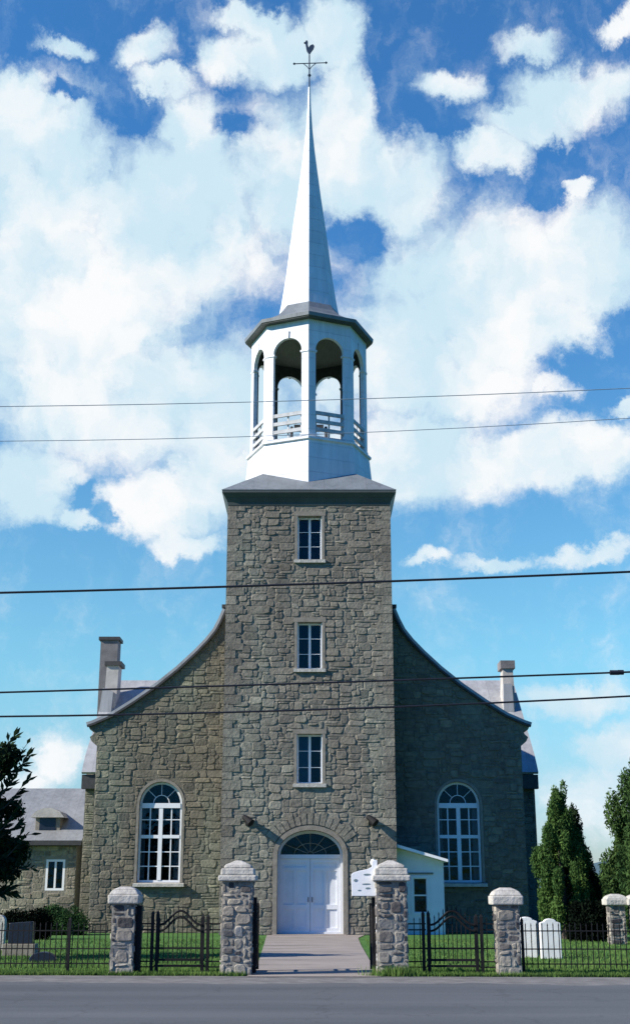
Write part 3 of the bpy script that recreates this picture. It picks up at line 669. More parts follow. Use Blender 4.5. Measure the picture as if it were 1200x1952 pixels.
# door
dc, dw = DOOR['cx'], DOOR['w']; DY = T + 0.49
d = MB().ring(arch(e=0.004, n=24, **DOOR), arch(e=0.10, n=24, **DOOR), DY - .02, DY + .12).build('door', M['door'], ch)
DW = dw / 2 - .10
MB().box(dc - DW, dc + DW, DY - .05, DY + .10, DOOR['zs'] - .12, DOOR['zs'] + .02).build('lintel', M['door'], d)
for s in (-1, 1):
    lf = MB(); xa, xb = sorted((dc + s * .006, dc + s * (DW - .004))); zt = DOOR['zs'] - .124
    rails = [(0.03, 0.22), (0.86, 1.02), (zt - .42, zt - .30), (zt - .14, zt)]
    lf.box(xa, xb, DY + .045, DY + .075, .03, zt)
    for za, zb in rails: lf.box(xa + .12, xb - .12, DY + .01, DY + .045, za, zb)
    lf.box(xa, xa + .12, DY + .01, DY + .045, .03, zt); lf.box(xb - .12, xb, DY + .01, DY + .045, .03, zt)
    xm = (xa + xb) / 2
    for (za, zb) in ((rails[0][1], rails[1][0]), (rails[1][1], rails[2][0])): lf.box(xm - .05, xm + .05, DY + .012, DY + .045, za, zb)
    leaf = lf.build('door_leaf', M['door'], d)
    MB().tube([(dc + s * .07, DY - .03, 1.1), (dc + s * .07, DY - .03, 1.28)], .014).build('door_handle', M['iron'], d)
fb = MB(); zc = DOOR['zs'] + .02
def fbar(p, q, r=.014): fb.tube([(p[0], DY + .05, p[1]), (q[0], DY + .05, q[1])], r, 4)
for a in (30, 60, 90, 120, 150): fbar((dc + .12 * math.cos(R(a)), zc + .1 * math.sin(R(a))), (dc + DW * math.cos(R(a)), zc + (DOOR['rise'] - .12) * math.sin(R(a))))
for rr, rz in ((.12, .1), (.58, .40)):
    for k in range(12): fbar((dc + rr * math.cos(math.pi * k / 12), zc + rz * math.sin(math.pi * k / 12)), (dc + rr * math.cos(math.pi * (k + 1) / 12), zc + rz * math.sin(math.pi * (k + 1) / 12)), .016)
fb.build('fanlight_bars', M['cut_stone'], d)
fo = [(x, z) for x, z in arch(e=.09, n=24, **DOOR)[2:]]; fo = [fo[0]] + fo[1:]
MB().prism(fo, DY + .06, DY + .07).build('fanlight_glass', M['glass'], d); MB().prism(fo, DY + .13, DY + .15).build('fanlight_room', M['room'], d)
MB().box(dc - dw / 2 - .1, dc + dw / 2 + .1, T - .35, T + .55, 0.0, 0.03).build('threshold', M['concrete'], d)

# tower cornice and pyramid roof
cn = MB(); 
def sq(mb, h0, z0, h1, z1):
    c = (CX, T + TW)
    vs = [(c[0] + a * h, c[1] + b * h, z) for h, z in ((h0, z0), (h1, z1)) for a, b in ((-1, -1), (1, -1), (1, 1), (-1, 1))]
    mb.add(vs, [(0, 3, 2, 1), (4, 5, 6, 7)] + [(i, (i + 1) % 4, 4 + (i + 1) % 4, 4 + i) for i in range(4)])
sq(cn, TW + .03, TTOP - .34, TW + .05, TTOP - .22); sq(cn, TW + .05, TTOP - .217, TW + .13, TTOP - .05); sq(cn, TW + .13, TTOP - .047, TW + .24, TTOP + .12); sq(cn, TW + .25, TTOP + .123, TW + .25, TTOP + .22)
cn.build('tower_cornice', M['cornice'], ch)
PZ = TTOP + .222; PH = 2.55
pr = MB(); sq(pr, TW + .26, PZ, TW + .26, PZ + .03)
c = (CX, T + TW); h = TW + .24
pr.add([(c[0] - h, c[1] - h, PZ + .032), (c[0] + h, c[1] - h, PZ + .032), (c[0] + h, c[1] + h, PZ + .032), (c[0] - h, c[1] + h, PZ + .032), (c[0], c[1], PZ + .032 + PH)], [(0, 1, 4), (1, 2, 4), (2, 3, 4), (3, 0, 4), (3, 2, 1, 0)])
pr.build('tower_roof', M['roof'], ch)

# belfry: octagon with a corner to the front
OX, OY = CX - 0.03, T + TW; PHI = -math.pi / 2
OR = 2.46; ZB0 = 16.9; ZB1 = 18.86; ZE = 24.10                  # base, floor, eaves
bb = MB(); bb.lathe([(2.64, ZB0), (2.62, 17.9), (2.55, 18.6), (2.52, ZB1 - .1), (2.62, ZB1 - .08), (2.62, ZB1)], OX, OY, 8, PHI)
bb.build('belfry_base', M['belfry_white'], ch)
def fmap(k, r):
    a = PHI + math.pi / 4 * (k + .5); n = Vector((math.cos(a), math.sin(a))); t = Vector((-n.y, n.x)); ap = r * math.cos(math.pi / 8)
    return lambda u, dd, z: (OX + n.x * (ap + dd) + t.x * u, OY + n.y * (ap + dd) + t.y * u, z)
HWF = OR * math.sin(math.pi / 8); OPN = .63; ZS = 22.72; ZTOP = 23.36
for k in range(8):
    mp = fmap(k, OR)
    sp_ = MB(); n = 14
    arc = [(OPN * math.cos(math.pi * i / n), ZS + (ZTOP - ZS) * math.sin(math.pi * i / n)) for i in range(n + 1)]
    top = [(HWF * (1 - 2 * i / n), ZE) for i in range(n + 1)]
    sp_.ring(arc, top, 0, -.16, mp, closed=False)
    for s in (-1, 1): sp_.prism([(s * OPN, ZS), (s * (HWF - .001), ZS), (s * (HWF - .001), ZE)], 0, -.16, mp)
    sp_.prism([(-.05, ZTOP - .03), (.05, ZTOP - .03), (.07, ZTOP + .3), (-.07, ZTOP + .3)], .002, .04, mp)
    arch_ = sp_.build('belfry_arch', M['belfry_white'], ch)
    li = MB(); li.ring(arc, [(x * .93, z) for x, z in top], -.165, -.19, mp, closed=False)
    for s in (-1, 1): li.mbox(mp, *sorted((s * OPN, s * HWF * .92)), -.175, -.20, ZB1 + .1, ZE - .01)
    li.build('shade_lining', M['inner_shade'], arch_)  # added dark layer on the inner face, painting the belfry's interior shade
    rl = MB()
    for z in (19.98, 19.62, 19.27): rl.mbox(mp, -OPN - .01, OPN + .01, -.02, -.09, z - .075, z + .075)
    rl.mbox(mp, -OPN, OPN, .02, -.1, ZB1 + .005, ZB1 + .10)
    for s in (-1, 0, 1): rl.mbox(mp, s * (OPN - .05) - .03, s * (OPN - .05) + .03, -.10, -.13, ZB1 + .1, 20.0)
    rl.build('belfry_railing', M['rail_paint'], ch)
for k in range(8):
    a = PHI + math.pi / 4 * k; po = MB()
    for s, mk in ((1, fmap(k, OR)), (-1, fmap((k - 1) % 8, OR))):
        u0, u1 = sorted((-s * HWF, -s * OPN)); po.mbox(mk, u0 + (.0 if s > 0 else .0), u1, 0, -.17, ZB1 + .002, ZS)
        u0, u1 = sorted((-s * HWF, -s * (OPN - .05))); po.mbox(mk, u0, u1, .03, -.2, ZS - .10, ZS - .02); po.mbox(mk, u0, u1, .03, -.2, ZB1 + .1, ZB1 + .2)
    po.build('belfry_post', M['belfry_white'], ch)
er = MB(); er.lathe([(2.40, ZE - .02), (2.70, ZE), (2.76, ZE + .02), (2.78, ZE + .17), (2.25, ZE + .42), (1.82, ZE + .70), (1.5, ZE + 1.02), (1.31, ZE + 1.34)], OX, OY, 8, PHI)
er.build('belfry_eave', M['roof'], ch)
MB().lathe([(2.74, ZE - .035), (2.74, ZE - .022)], OX, OY, 8, PHI).build('belfry_soffit', M['cornice'], ch)
cl = MB(); cl.lathe([(2.3, ZE - .30), (2.3, ZE - .26)], OX, OY, 8, PHI); cl.build('belfry_ceiling', M['soffit'], ch)
SP = [(1.30, ZE + 1.30), (1.20, ZE + 1.85), (1.02, 27.2), (.86, 28.6), (.69, 30.0), (.53, 31.2), (.40, 32.3), (.25, 33.6), (.14, 34.8), (.075, 36.0), (.05, 37.0)]
sp = MB().lathe(SP, OX, OY, 8, PHI).build('spire', M['belfry_white'], ch)
MB().tube([(OX, OY, 36.9), (OX, OY, 38.75)], .032).build('rod', M['spire_iron'], sp)
cb = MB(); cb.tube([(OX - .72, OY, 38.28), (OX + .80, OY, 38.34)], .024)
for x, z in ((-.70, 38.28), (.78, 38.34)): cb.lathe([(.02, z - .06), (.07, z), (.02, z + .06)], OX + x, OY, 6)
cb.lathe([(.03, 37.55), (.085, 37.65), (.03, 37.75)], OX, OY, 8)
for s in (-1, 1): cb.tube([(OX + s * .3, OY, 38.31), (OX + s * .1, OY, 38.12), (OX, OY, 37.95)], .018)
cb.build('cross', M['spire_iron'], sp)
rc = [(0, 38.78), (.10, 38.98), (.22, 39.16), (.27, 39.32), (.19, 39.43), (.05, 39.36), (-.05, 39.22), (-.09, 39.42), (-.08, 39.56), (-.12, 39.68), (-.20, 39.66), (-.22, 39.58), (-.30, 39.55), (-.22, 39.51), (-.19, 39.30), (-.15, 39.05)]
MB().prism([(OX + a * .85, 38.75 + (b - 38.75) * .85) for a, b in rc], OY - .05, OY + .05).build('weathercock', M['spire_iron'], sp)
be = MB(); be.lathe([(.06, 20.05), (.22, 20.0), (.30, 19.8), (.36, 19.5), (.50, 19.25), (.62, 19.12)], OX, OY, 20, 0, False)
be.build('bell', M['bronze'], ch, smooth=True)
yk = MB(); yk.box(OX - .62, OX + .62, OY - .1, OY + .1, 20.05, 20.3)
for s in (-1, 1):
    yk.tube([(OX + s * .75, OY - .5, ZB1), (OX + s * .72, OY, 20.2), (OX + s * .75, OY + .5, ZB1)], .07)
yk.build('bell_frame', M['dark_trim'], ch)
MB().lathe([(2.3, ZB1 + .003), (2.3, ZB1 + .02)], OX, OY, 8, PHI).build('belfry_floor', M['roof'], ch)

# ------------------------------------------------------------------ floodlights
def floodlight(x, z, label):
    f = empty('floodlight', (x, T - .05, z), label, 'floodlight', 'floodlights on the tower')
    MB().box(x - .08, x + .08, T - .085, T - .035, z - .14, z + .14).build('wall_plate', M['iron'], f)
    MB().tube([(x, T - .08, z + .05), (x, T - .17, z + .10), (x + .02, T - .22, z + .04)], .022).build('arm', M['iron'], f)
    h = MB(); h.tube([(x - .16, T - .15, z + .17), (x - .05, T - .20, z + .10), (x + .08, T - .27, z - .02), (x + .13, T - .30, z - .07)], [.08, .11, .145, .155], 14); h.build('lamp_head', M['iron'], f, smooth=False)
fx, fz = at(471, 1565, T - .5)
floodlight(fx, fz, 'dark floodlight on the stone tower, left of the arched door')
fx, fz = at(709, 1565, T - .5)
floodlight(fx, fz, 'dark floodlight on the stone tower, right of the arched door')

# ------------------------------------------------------------------ white side porch
pb = empty('side_porch', (3.85, 46.3, 0), 'small white boarded lean-to porch beside the tower', 'porch')
PX0, PX1, PY = CX + TW + .06, 4.63, 46.32
pw = cut(MB().prism([(PX0, 0), (PX1, 0), (PX1, 2.50), (PX0, 2.98)], PY, NY - .08), [MB().box(3.53, 4.02, PY - .5, PY + .15, .74, 1.93)])
for k in range(1, 14):
    pass
pw.build('wall', M['white'], pb)
bt = MB()
for k in range(12):
    z = .12 + k * .2
    if .6 < z < 2.0:
        bt.box(PX0, 3.44, PY - .008, PY, z, z + .19); bt.box(4.11, PX1, PY - .008, PY, z, z + .19)
    else: bt.box(PX0, PX1, PY - .008, PY, z, z + .19)
bt.build('clapboards', M['white'], pb)
MB().prism([(PX0, 2.985), (PX1 + .12, 2.475), (PX1 + .12, 2.57), (PX0, 3.09)], PY - .50, NY - .07).build('roof', M['white'], pb)
wf = MB().ring(rect(3.53, 4.02, .74, 1.93, .003), rect(3.53, 4.02, .74, 1.93, .03), PY + .02, PY + .08).build('window', M['white'], pb)
MB().box(3.56, 3.99, PY + .03, PY + .07, 1.31, 1.36).build('meeting_rail', M['white'], wf)
MB().box(3.54, 4.01, PY + .08, PY + .09, .75, 1.92).build('glass', M['glass'], wf); MB().box(3.54, 4.01, PY + .12, PY + .14, .75, 1.92).build('dark_room', M['room'], wf)
MB().box(3.18, 4.25, PY - .05, PY - .009, 2.06, 2.12).build('window_hood', M['cut_stone'], pb)
MB().ring(rect(3.45, 4.10, .66, 2.01), rect(3.53, 4.02, .74, 1.93), PY - .03, PY - .001).build('window_trim', M['white'], pb)

# ------------------------------------------------------------------ stone house at the left
HY = 64.0; HX1 = -11.9; HX0 = -27
ho = empty('stone_house', ((HX0 + HX1) / 2, HY, 0), 'long brown stone house with pale metal roof behind the left side of the church', 'house')
hw_ = cut(MB().box(HX0, HX1, HY, HY + 8, 0, 3.75), [MB().box(a, a + .95, HY - 1, HY + .2, 1.46, 2.95) for a in (-13.4, -16.6, -19.8)])
def h_open(za, zb): return [(a - .1, a + 1.05) for a in (-13.4, -16.6, -19.8)] if zb > 1.4 and za < 3.05 else []
stones(hw_, lambda u, d, z: (u, HY - d, z), HX0, HX1, 0, 3.6, h_open, seed=21, gu=.18, gz=.12)
hw_.build('wall', M['house_stone'], ho)
MB().prism([(HY - .45, 3.86), (HY + 4, 6.72), (HY + 8.45, 3.86), (HY + 8.45, 3.78), (HY - .45, 3.78)], HX0 - .3, HX1 + .3, mp=lambda x, y, z: (y, x, z)).build('roof', M['roof_dark'], ho)
MB().box(HX0 - .3, HX1 + .3, HY - .55, HY - .46, 3.62, 3.84).build('gutter', M['dark_trim'], ho)
MB().box(HX0 - .2, HX1 + .2, HY - .45, HY - .01, 3.6, 3.775).build('eave_board', M['dark_trim'], ho)
for a in (-13.4, -16.6, -19.8):
    w = MB().ring(rect(a, a + .95, 1.46, 2.95, .003), rect(a, a + .95, 1.46, 2.95, .11), HY + .0, HY + .08).build('window', M['white'], ho)
    MB().box(a + .43, a + .52, HY + .0, HY + .07, 1.57, 2.84).build('mullion', M['white'], w)
    MB().box(a + .1, a + .85, HY + .085, HY + .095, 1.5, 2.9).build('glass', M['glass'], w); MB().box(a + .1, a + .85, HY + .14, HY + .16, 1.5, 2.9).build('dark_room', M['room'], w)
def dormer(x):
    y0 = HY + .35; zb = 4.30
    dm = MB().box(x - .62, x + .62, y0, y0 + 2, zb, zb + .78).build('dormer', M['cut_stone'], ho)
    MB().box(x - .42, x + .40, y0 - .02, y0 - .003, zb + .08, zb + .68).build('glass', M['granite'], dm)
    rr = [(x - .85, zb + .70), (x + .85, zb + .70), (x + .62, zb + .98), (x + .2, zb + 1.16), (x - .2, zb + 1.16), (x - .62, zb + .98)]
    MB().prism(rr, y0 - .25, y0 + 2.2).build('dormer_roof', M['chim_light'], dm)
dx_, _ = at(92, 1570, HY + .4); dormer(dx_); dormer(dx_ - 5.2)
# downpipe shoe by the church corner
# ------------------------------------------------------------------ gate piers
FY = 25.2
def fy(x): return 25.2 - 0.02 * x
def pier(x, w, h, label, tall, cat='gate pier', group='stone gate piers along the road', y=None, seed=0, nm='gate_pier', cw=None):
    y = fy(x) if y is None else y; d = w * .95
    p = empty(nm, (x, y, 0), label, cat, group)
    capz = h - (.40 if tall else .32)
    s = MB().box(x - w / 2, x + w / 2, y - d / 2, y + d / 2, 0, capz)
    kw = dict(gu=.085, gz=.075, maxw=4, maxh=3, depth=(.006, .028), joint=.013)
    stones(s, lambda u, dd, z: (u, y - d / 2 - dd, z), x - w / 2, x + w / 2, 0, capz, lambda a, b: [], seed=seed, **kw)
    stones(s, lambda u, dd, z: (x - w / 2 - dd, y + u, z), -d / 2, d / 2, 0, capz, lambda a, b: [], seed=seed + 1, **kw)
    stones(s, lambda u, dd, z: (x + w / 2 + dd, y + u, z), -d / 2, d / 2, 0, capz, lambda a, b: [], seed=seed + 2, **kw)
    s.build('shaft', M['pier_stone'], p)
    def blk(mb, w0, z0, w1, z1):
        vs = [(x + a * ww / 2, y + b * ww / 2 * .95, z) for ww, z in ((w0, z0), (w1, z1)) for a, b in ((-1, -1), (1, -1), (1, 1), (-1, 1))]
        mb.add(vs, [(0, 3, 2, 1), (4, 5, 6, 7)] + [(i, (i + 1) % 4, 4 + (i + 1) % 4, 4 + i) for i in range(4)])
    c_ = MB(); W = cw or w + .16
    if tall:
        blk(c_, W, capz, W, capz + .11); blk(c_, W - .08, capz + .11, W - .10, capz + .24); blk(c_, W - .20, capz + .24, W - .22, capz + .30); blk(c_, W - .22, capz + .30, .12, capz + .39)
    else:
        blk(c_, W, capz, W + .01, capz + .17); blk(c_, W - .02, capz + .17, W - .14, capz + .26); blk(c_, W - .14, capz + .26, .2, capz + .32)
    c_.build('cap', M['cap_stone'], p, bevel=.025)
    return p
pier(-1.50, .58, 2.12, 'tall rubble stone gate pier with stepped cap, left of the path', True, seed=31)
pier(1.475, .58, 2.12, 'tall rubble stone gate pier with stepped cap, right of the path beside the white sign', True, seed=35)
pier(-3.70, .44, 1.62, 'short rubble stone pier with block cap, left of the small arched gate', False, seed=39)
pier(3.70, .44, 1.60, 'short rubble stone pier with block cap, in front of the shaded church wall', False, seed=43)
pier(8.92, .46, 1.42, 'short white-edged pier in the graveyard, nearer the dark hedge', False, 'gate pier', 'pale piers inside the graveyard', 38.5, 47, 'graveyard_pier', .66)
pier(9.53, .46, 1.42, 'short white-edged pier in the graveyard, at the right edge', False, 'gate pier', 'pale piers inside the graveyard', 38.3, 51, 'graveyard_pier', .66)

# ------------------------------------------------------------------ white board on the gate pier
sg = empty('sign_board', (1.0, 25.05, 1.2), 'white board with faint dark marks beside the right gate pier', 'sign')
sx = lambda p: at(p, 1690, 25.02)[0]; sz = lambda q: at(690, q, 25.02)[1]
MB().prism([(sx(670), sz(1708)), (sx(719), sz(1708)), (sx(719), sz(1640)), (sx(714), sz(1639)), (sx(709), sz(1642)), (sx(708), sz(1653)), (sx(700), sz(1657)), (sx(684), sz(1660)), (sx(672), sz(1664)), (sx(669), sz(1668))], 25.0, 25.04).build('board', M['white'], sg, bevel=.006)
mk = MB()
for (a, b, w_, h_) in ((677, 1678, 7, 5), (699, 1667, 14, 3), (697, 1685, 16, 2), (700, 1693, 9, 3), (684, 1697, 6, 2)):
    mk.prism([(sx(a) + w_ / 195 * math.cos(k * math.pi / 5) , sz(b) + h_ / 195 * math.sin(k * math.pi / 5 + .2)) for k in range(10)], 24.994, 24.999)
mk.build('faded_marks', mat('faded_mark', (.16, .22, .23), .7), sg)
MB().lathe([(.02, sz(1655)), (.02, sz(1650)), (.05, sz(1647)), (.055, sz(1643)), (.03, sz(1638)), (.005, sz(1637))], sx(711), 25.07, 12).build('finial', M['white'], sg)
MB().box(sx(715), sx(722), 25.045, 25.08, 0, sz(1650)).build('post', M['white'], sg)

# ------------------------------------------------------------------ iron fence and gates
picket_mesh = {}
def picket(parent, x, y, z0, z1, name='picket', r=.008):
    q = MB(); q.box(x - r, x + r, y - r, y + r, z0, z1); q.add([(x - r * 1.5, y - r, z1), (x + r * 1.5, y - r, z1), (x + r * 1.5, y + r, z1), (x - r * 1.5, y + r, z1), (x, y, z1 + .06)], [(0, 1, 4), (1, 2, 4), (2, 3, 4), (3, 0, 4), (3, 2, 1, 0)])
    return q.build(name, M['iron'], parent)
def curve_rail(parent, pts, r=.018):
    q = MB(); q.tube([(x, fy(x) - .03, z) for x, z in pts], r, 6); return q.build('rail', M['iron'], parent)
def bar_rail(parent, x0, x1, z, h=.018, y=None):
    q = MB(); pts = [(x0, fy(x0) if y is None else y, z), (x1, fy(x1) if y is None else y, z)]; q.tube(pts, h, 4); return q.build('rail', M['iron'], parent)
def post(parent, x, z1, r=.035, name='post'):
    y = fy(x); q = MB(); q.box(x - r, x + r, y - r, y + r, 0, z1); q.add([(x - r, y - r, z1), (x + r, y - r, z1), (x + r, y + r, z1), (x - r, y + r, z1), (x, y, z1 + .06)], [(0, 1, 4), (1, 2, 4), (2, 3, 4), (3, 0, 4)]); return q.build(name, M['iron'], parent)
def fence(x0, x1, label, ztop, dens=.105):
    xm = (x0 + x1) / 2
    f = empty('iron_fence', (xm, fy(xm), 0), label, 'fence', 'iron railings along the road')
    for z in (.20, .47, .80): bar_rail(f, x0, x1, z, .015)
    n = int((x1 - x0) / dens)
    for k in range(1, n): 
        x = x0 + (x1 - x0) * k / n; picket(f, x, fy(x), .12, ztop + rnd.uniform(-.02, .02))
    k = x0
    while k < x1 - .4:
        post(f, k + .04, 1.0, .026); k += 2.4
    return f
fence(-9.6, -3.95, 'low black iron railings left of the short pier, beside the left tree', .90)
fence(3.95, 9.9, 'low black iron railings right of the short pier, before the white gravestones', .90)
def side_gate(x0, x1, gx0, gx1, label, flip=1):
    xm = (gx0 + gx1) / 2
    f = empty('iron_gate', (xm, fy(xm), 0), label, 'gate', 'small arched iron gates')
    # fixed stubs at both ends
    for a, b in ((x0, gx0), (gx1, x1)):
        for z in (.14, .24, .48, .82, .93): bar_rail(f, a, b, z, .017)
        n = max(2, int((b - a) / .1))
        for k in range(1, n):
            x = a + (b - a) * k / n; picket(f, x, fy(x), .14, 1.0)
    for x in (gx0 - .05, gx0 + .05, gx1 - .05, gx1 + .05): post(f, x, 1.12 if abs(x - gx0) < .06 else 1.06, .030)
    for zoff in (0, .11):
        pts = []
        for k in range(25):
            t = k / 24; s = .5 - .5 * math.cos(2 * math.pi * t); pts.append((gx0 + .07 + (gx1 - gx0 - .14) * t, .80 + zoff + .26 * s ** 1.2))
        curve_rail(f, pts, .022)
    for z, r in ((.48, .024), (.16, .03), (.27, .03)): bar_rail(f, gx0, gx1, z, r)
    n = int((gx1 - gx0) / .085)
    for k in range(1, n):
        t = k / n; x = gx0 + (gx1 - gx0) * t; s = .5 - .5 * math.cos(2 * math.pi * t); picket(f, x, fy(x), .2, .98 + .24 * s, r=.008)
    return f
side_gate(-3.38, -1.83, -3.10, -2.12, 'small arched black iron gate left of the path', 1)
side_gate(1.80, 3.46, 2.14, 3.16, 'small arched black iron gate right of the path', 1)
post_ = None
def main_leaf(x, y0, y1, label):
    f = empty('gate_leaf', (x, y0, 0), label, 'gate', 'main gate leaves standing open')
    for y in (y0, y1):
        MB().box(x - .035, x + .035, y - .035, y + .035, .04, 1.42 if y == y0 else 1.3).build('stile', M['iron'], f)
    for z in (.12, .5, 1.0, 1.15): MB().box(x - .014, x + .014, y0 + .035, y1 - .035, z - .018, z + .018).build('rail', M['iron'], f)
    n = 9
    for k in range(1, n):
        y = y0 + (y1 - y0) * k / n; MB().tube([(x, y, .1), (x, y, 1.25)], .011, 5).build('bar', M['iron'], f)
main_leaf(-1.16, 25.15, 26.25, 'open black iron gate leaf folded back beside the left tall pier')
main_leaf(1.135, 25.15, 26.25, 'open black iron gate leaf folded back beside the right tall pier')
# square iron post clamped to the right of the short left pier
ip = MB(); ip.box(-3.46, -3.36, fy(-3.4) - .10, fy(-3.4) + .10, 0, 1.27); tag(ip.build('iron_post', M['iron']), 'thick black iron post against the short left pier', 'post')

# ------------------------------------------------------------------ gravestones
def gravestone(px, pbase, w, h, th, m, label, top='round', base=None, tilt=0.0, grp='gravestones in the churchyard'):
    dd = math.atan((pbase - 976) / F) - TH; Y = 1.6 / math.tan(dd); X, _ = at(px, pbase, Y)
    gs = empty('gravestone', (X, Y, 0), label, 'gravestone', grp)
    zb = 0.0
    if base:
        MB().box(X - w / 2 - .1, X + w / 2 + .1, Y - th / 2 - .1, Y + th / 2 + .1, 0, base).build('plinth', M['cut_stone'], gs, bevel=.01); zb = base
    hw = w / 2
    if top == 'round': pts = [(X - hw, zb), (X + hw, zb)] + [(X + hw * math.cos(math.pi * k / 10), zb + h - .16 + .16 * math.sin(math.pi * k / 10)) for k in range(11)]
    elif top == 'shoulder': pts = [(X - hw, zb), (X + hw, zb), (X + hw, zb + h - .10), (X + hw * .7, zb + h - .07)] + [(X + hw * .6 * math.cos(math.pi * k / 8), zb + h - .07 + .07 * math.sin(math.pi * k / 8)) for k in range(9)] + [(X - hw * .7, zb + h - .07), (X - hw, zb + h - .10)]
    else: pts = [(X - hw, zb), (X + hw, zb), (X + hw * .96, zb + h), (X - hw * .96, zb + h * .93)]
    MB().prism(pts, Y - th / 2, Y + th / 2).build('headstone', m, gs, bevel=.012)
    return gs
gravestone(1004, 1826, .52, .93, .16, M['marble'], 'white marble gravestone with shouldered top, next to the short right pier', 'shoulder')
gravestone(1050, 1828, .48, .90, .16, M['marble'], 'white marble gravestone, right-hand one of the white pair', 'shoulder')
gravestone(1026, 1822, .19, .80, .3, M['granite'], 'narrow dark gravestone between the two white ones', 'round')
gravestone(38, 1822, .60, .52, .16, M['granite'], 'dark blue granite gravestone on a pale plinth, behind the left railings', 'flat', .28)
gravestone(62, 1816, .38, .15, .3, M['granite'], 'small low black grave marker beside the dark blue gravestone', 'round')
gravestone(82, 1834, .58, .22, .25, M['granite'], 'wide low black grave marker nearest the left railings', 'round')
gravestone(-4, 1812, .34, .9, .2, M['cap_stone'], 'white gravestone cut off by the left edge', 'round')

# ------------------------------------------------------------------ overhead wires
def wire(name, ys, Y, r, m, label, clamp=False):
    (x0, z0), (x1, z1), (x2, z2) = [at(px, py, Y) for px, py in zip((0, 600, 1200), ys)]
    # parabola through the three points, kept almost straight
    a = ((z2 - z1) / (x2 - x1) - (z1 - z0) / (x1 - x0)) / (x2 - x0); b = (z1 - z0) / (x1 - x0) - a * (x0 + x1); c_ = z0 - a * x0 * x0 - b * x0
    a = max(-.0005, min(a, .003))
    c_ = z1 - a * x1 * x1 - b * x1
    q = MB(); q.tube([(x, Y, a * x * x + b * x + c_) for x in [-24 + k * 1.5 for k in range(33)]], r, 6)
    o = q.build('overhead_wire', m); tag(o, label, 'wire', 'overhead wires across the street')
    if clamp:
        for px, L_ in ((1170, .08), (1182, .05)):
            x, _ = at(px, 1283, Y); z = a * x * x + b * x + c_
            MB().tube([(x - L_, Y, z), (x + L_, Y, z)], .045, 8).build('splice', m, o)
wire('w', (1130, 1113, 1090), 22.0, .021, M['wire'], 'thick dark wire crossing the tower between its upper two windows')
wire('w', (1320, 1302, 1281), 22.1, .017, M['wire'], 'dark wire with two splices, just below the middle tower window', True)
wire('w', (1366, 1353, 1327), 22.2, .017, M['wire'], 'dark wire crossing the tower above its lowest window')
wire('w', (775, 763, 740), 22.0, .0075, M['thin_wire'], 'thin pale wire crossing the belfry, the highest of all')
wire('w', (841, 828, 797), 22.0, .0065, M['thin_wire'], 'thin pale wire crossing the belfry railings')

# ------------------------------------------------------------------ vegetation
def leaf(mb, p, size, up, rg, asp=.5, tone=None):
    a = Vector((rg.gauss(0, 1), rg.gauss(0, 1), rg.gauss(0, 1) + up)).normalized(); b = a.orthogonal().normalized()
    b = Matrix.Rotation(rg.uniform(0, 6.28), 3, a) @ b
    s = size * rg.uniform(.6, 1.3); L_ = a * s; W = b * s * asp
    t = rg.random() if tone is None else min(1, max(0, tone + rg.uniform(-.25, .25)))
    mb.add([p - L_ * .5, p + W * .5, p + L_ * .5, p - W * .5], [(0, 1, 2, 3)], (t, 0, 0))
def crown(blobs, n, size, seed, up=0.0, asp=.5, shell=.55):
    rg = random.Random(seed); mb = MB(); tot = sum(b[3] * b[4] * b[5] for b in blobs)
    for (x, y, z, rx, ry, rz) in blobs:
        k = max(30, int(n * rx * ry * rz / tot)); tone = rg.uniform(.2, .8)
        for _ in range(k):
            v = Vector((rg.gauss(0, 1), rg.gauss(0, 1), rg.gauss(0, 1))).normalized() * (shell + (1 - shell) * rg.random() + rg.gauss(0, .07))
            leaf(mb, Vector((x + v.x * rx, y + v.y * ry, z + v.z * rz)), size, up, rg, asp, tone)
    return mb
def conifer(name, X, Y, H, Rr, label, m, n, seed, tips=(), size=.16, grp=None, lean=0.0):
    rg = random.Random(seed); t = empty(name, (X, Y, 0), label, 'tree', grp)
    MB().tube([(X, Y, 0), (X + lean * .5, Y, H * .5), (X + lean, Y, H * .92)], [.14, .09, .02], 8).build('trunk', M['bark'], t)
    blobs = []
    for i in range(95):
        f = rg.random() ** .9; z = .25 + (H - .5) * f
        prof_ = (min(1, f / .12) ** .6) * (1 - max(0, (f - .35)) / .66) ** .75
        rr = Rr * max(.12, prof_); a = rg.uniform(0, 6.28); q = rr * rg.uniform(.35, .95)
        s = rg.uniform(.22, .40) * (.55 + .6 * prof_) * (Rr / 1.0) ** .5
        blobs.append((X + lean * f + q * math.cos(a), Y + q * math.sin(a), z, s * .62, s * .62, s * 1.5))
    for (dx, z, s) in tips: blobs.append((X + dx, Y, z, s * .5, s * .5, s * 1.7))
    cr = crown(blobs, n, size, seed, up=1.2, asp=.32)
    lb = MB()
    for i in range(16):
        b = blobs[i * 5]; lb.tube([(X + lean * .3, Y, max(.3, b[2] - .5)), (b[0], b[1], b[2])], [.03, .008], 5)
    cr.build('crown', m, t, recalc=False); lb.build('limbs', M['bark'], t)
    return t
conifer('conifer', 8.10, 42.2, 4.85, 1.06, 'tall green columnar conifer against the right side of the church', M['cedar_leaf'], 44000, 61, tips=((.20, 4.7, .25), (-.1, 4.4, .3), (.1, 4.0, .35)), size=.13)
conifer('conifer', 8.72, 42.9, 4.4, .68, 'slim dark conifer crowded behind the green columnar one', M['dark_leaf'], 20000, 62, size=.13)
conifer('conifer', 10.75, 41.0, 6.0, 2.05, 'broad green conifer at the right edge, behind the pale piers', M['dark_green'], 44000, 63, size=.16)

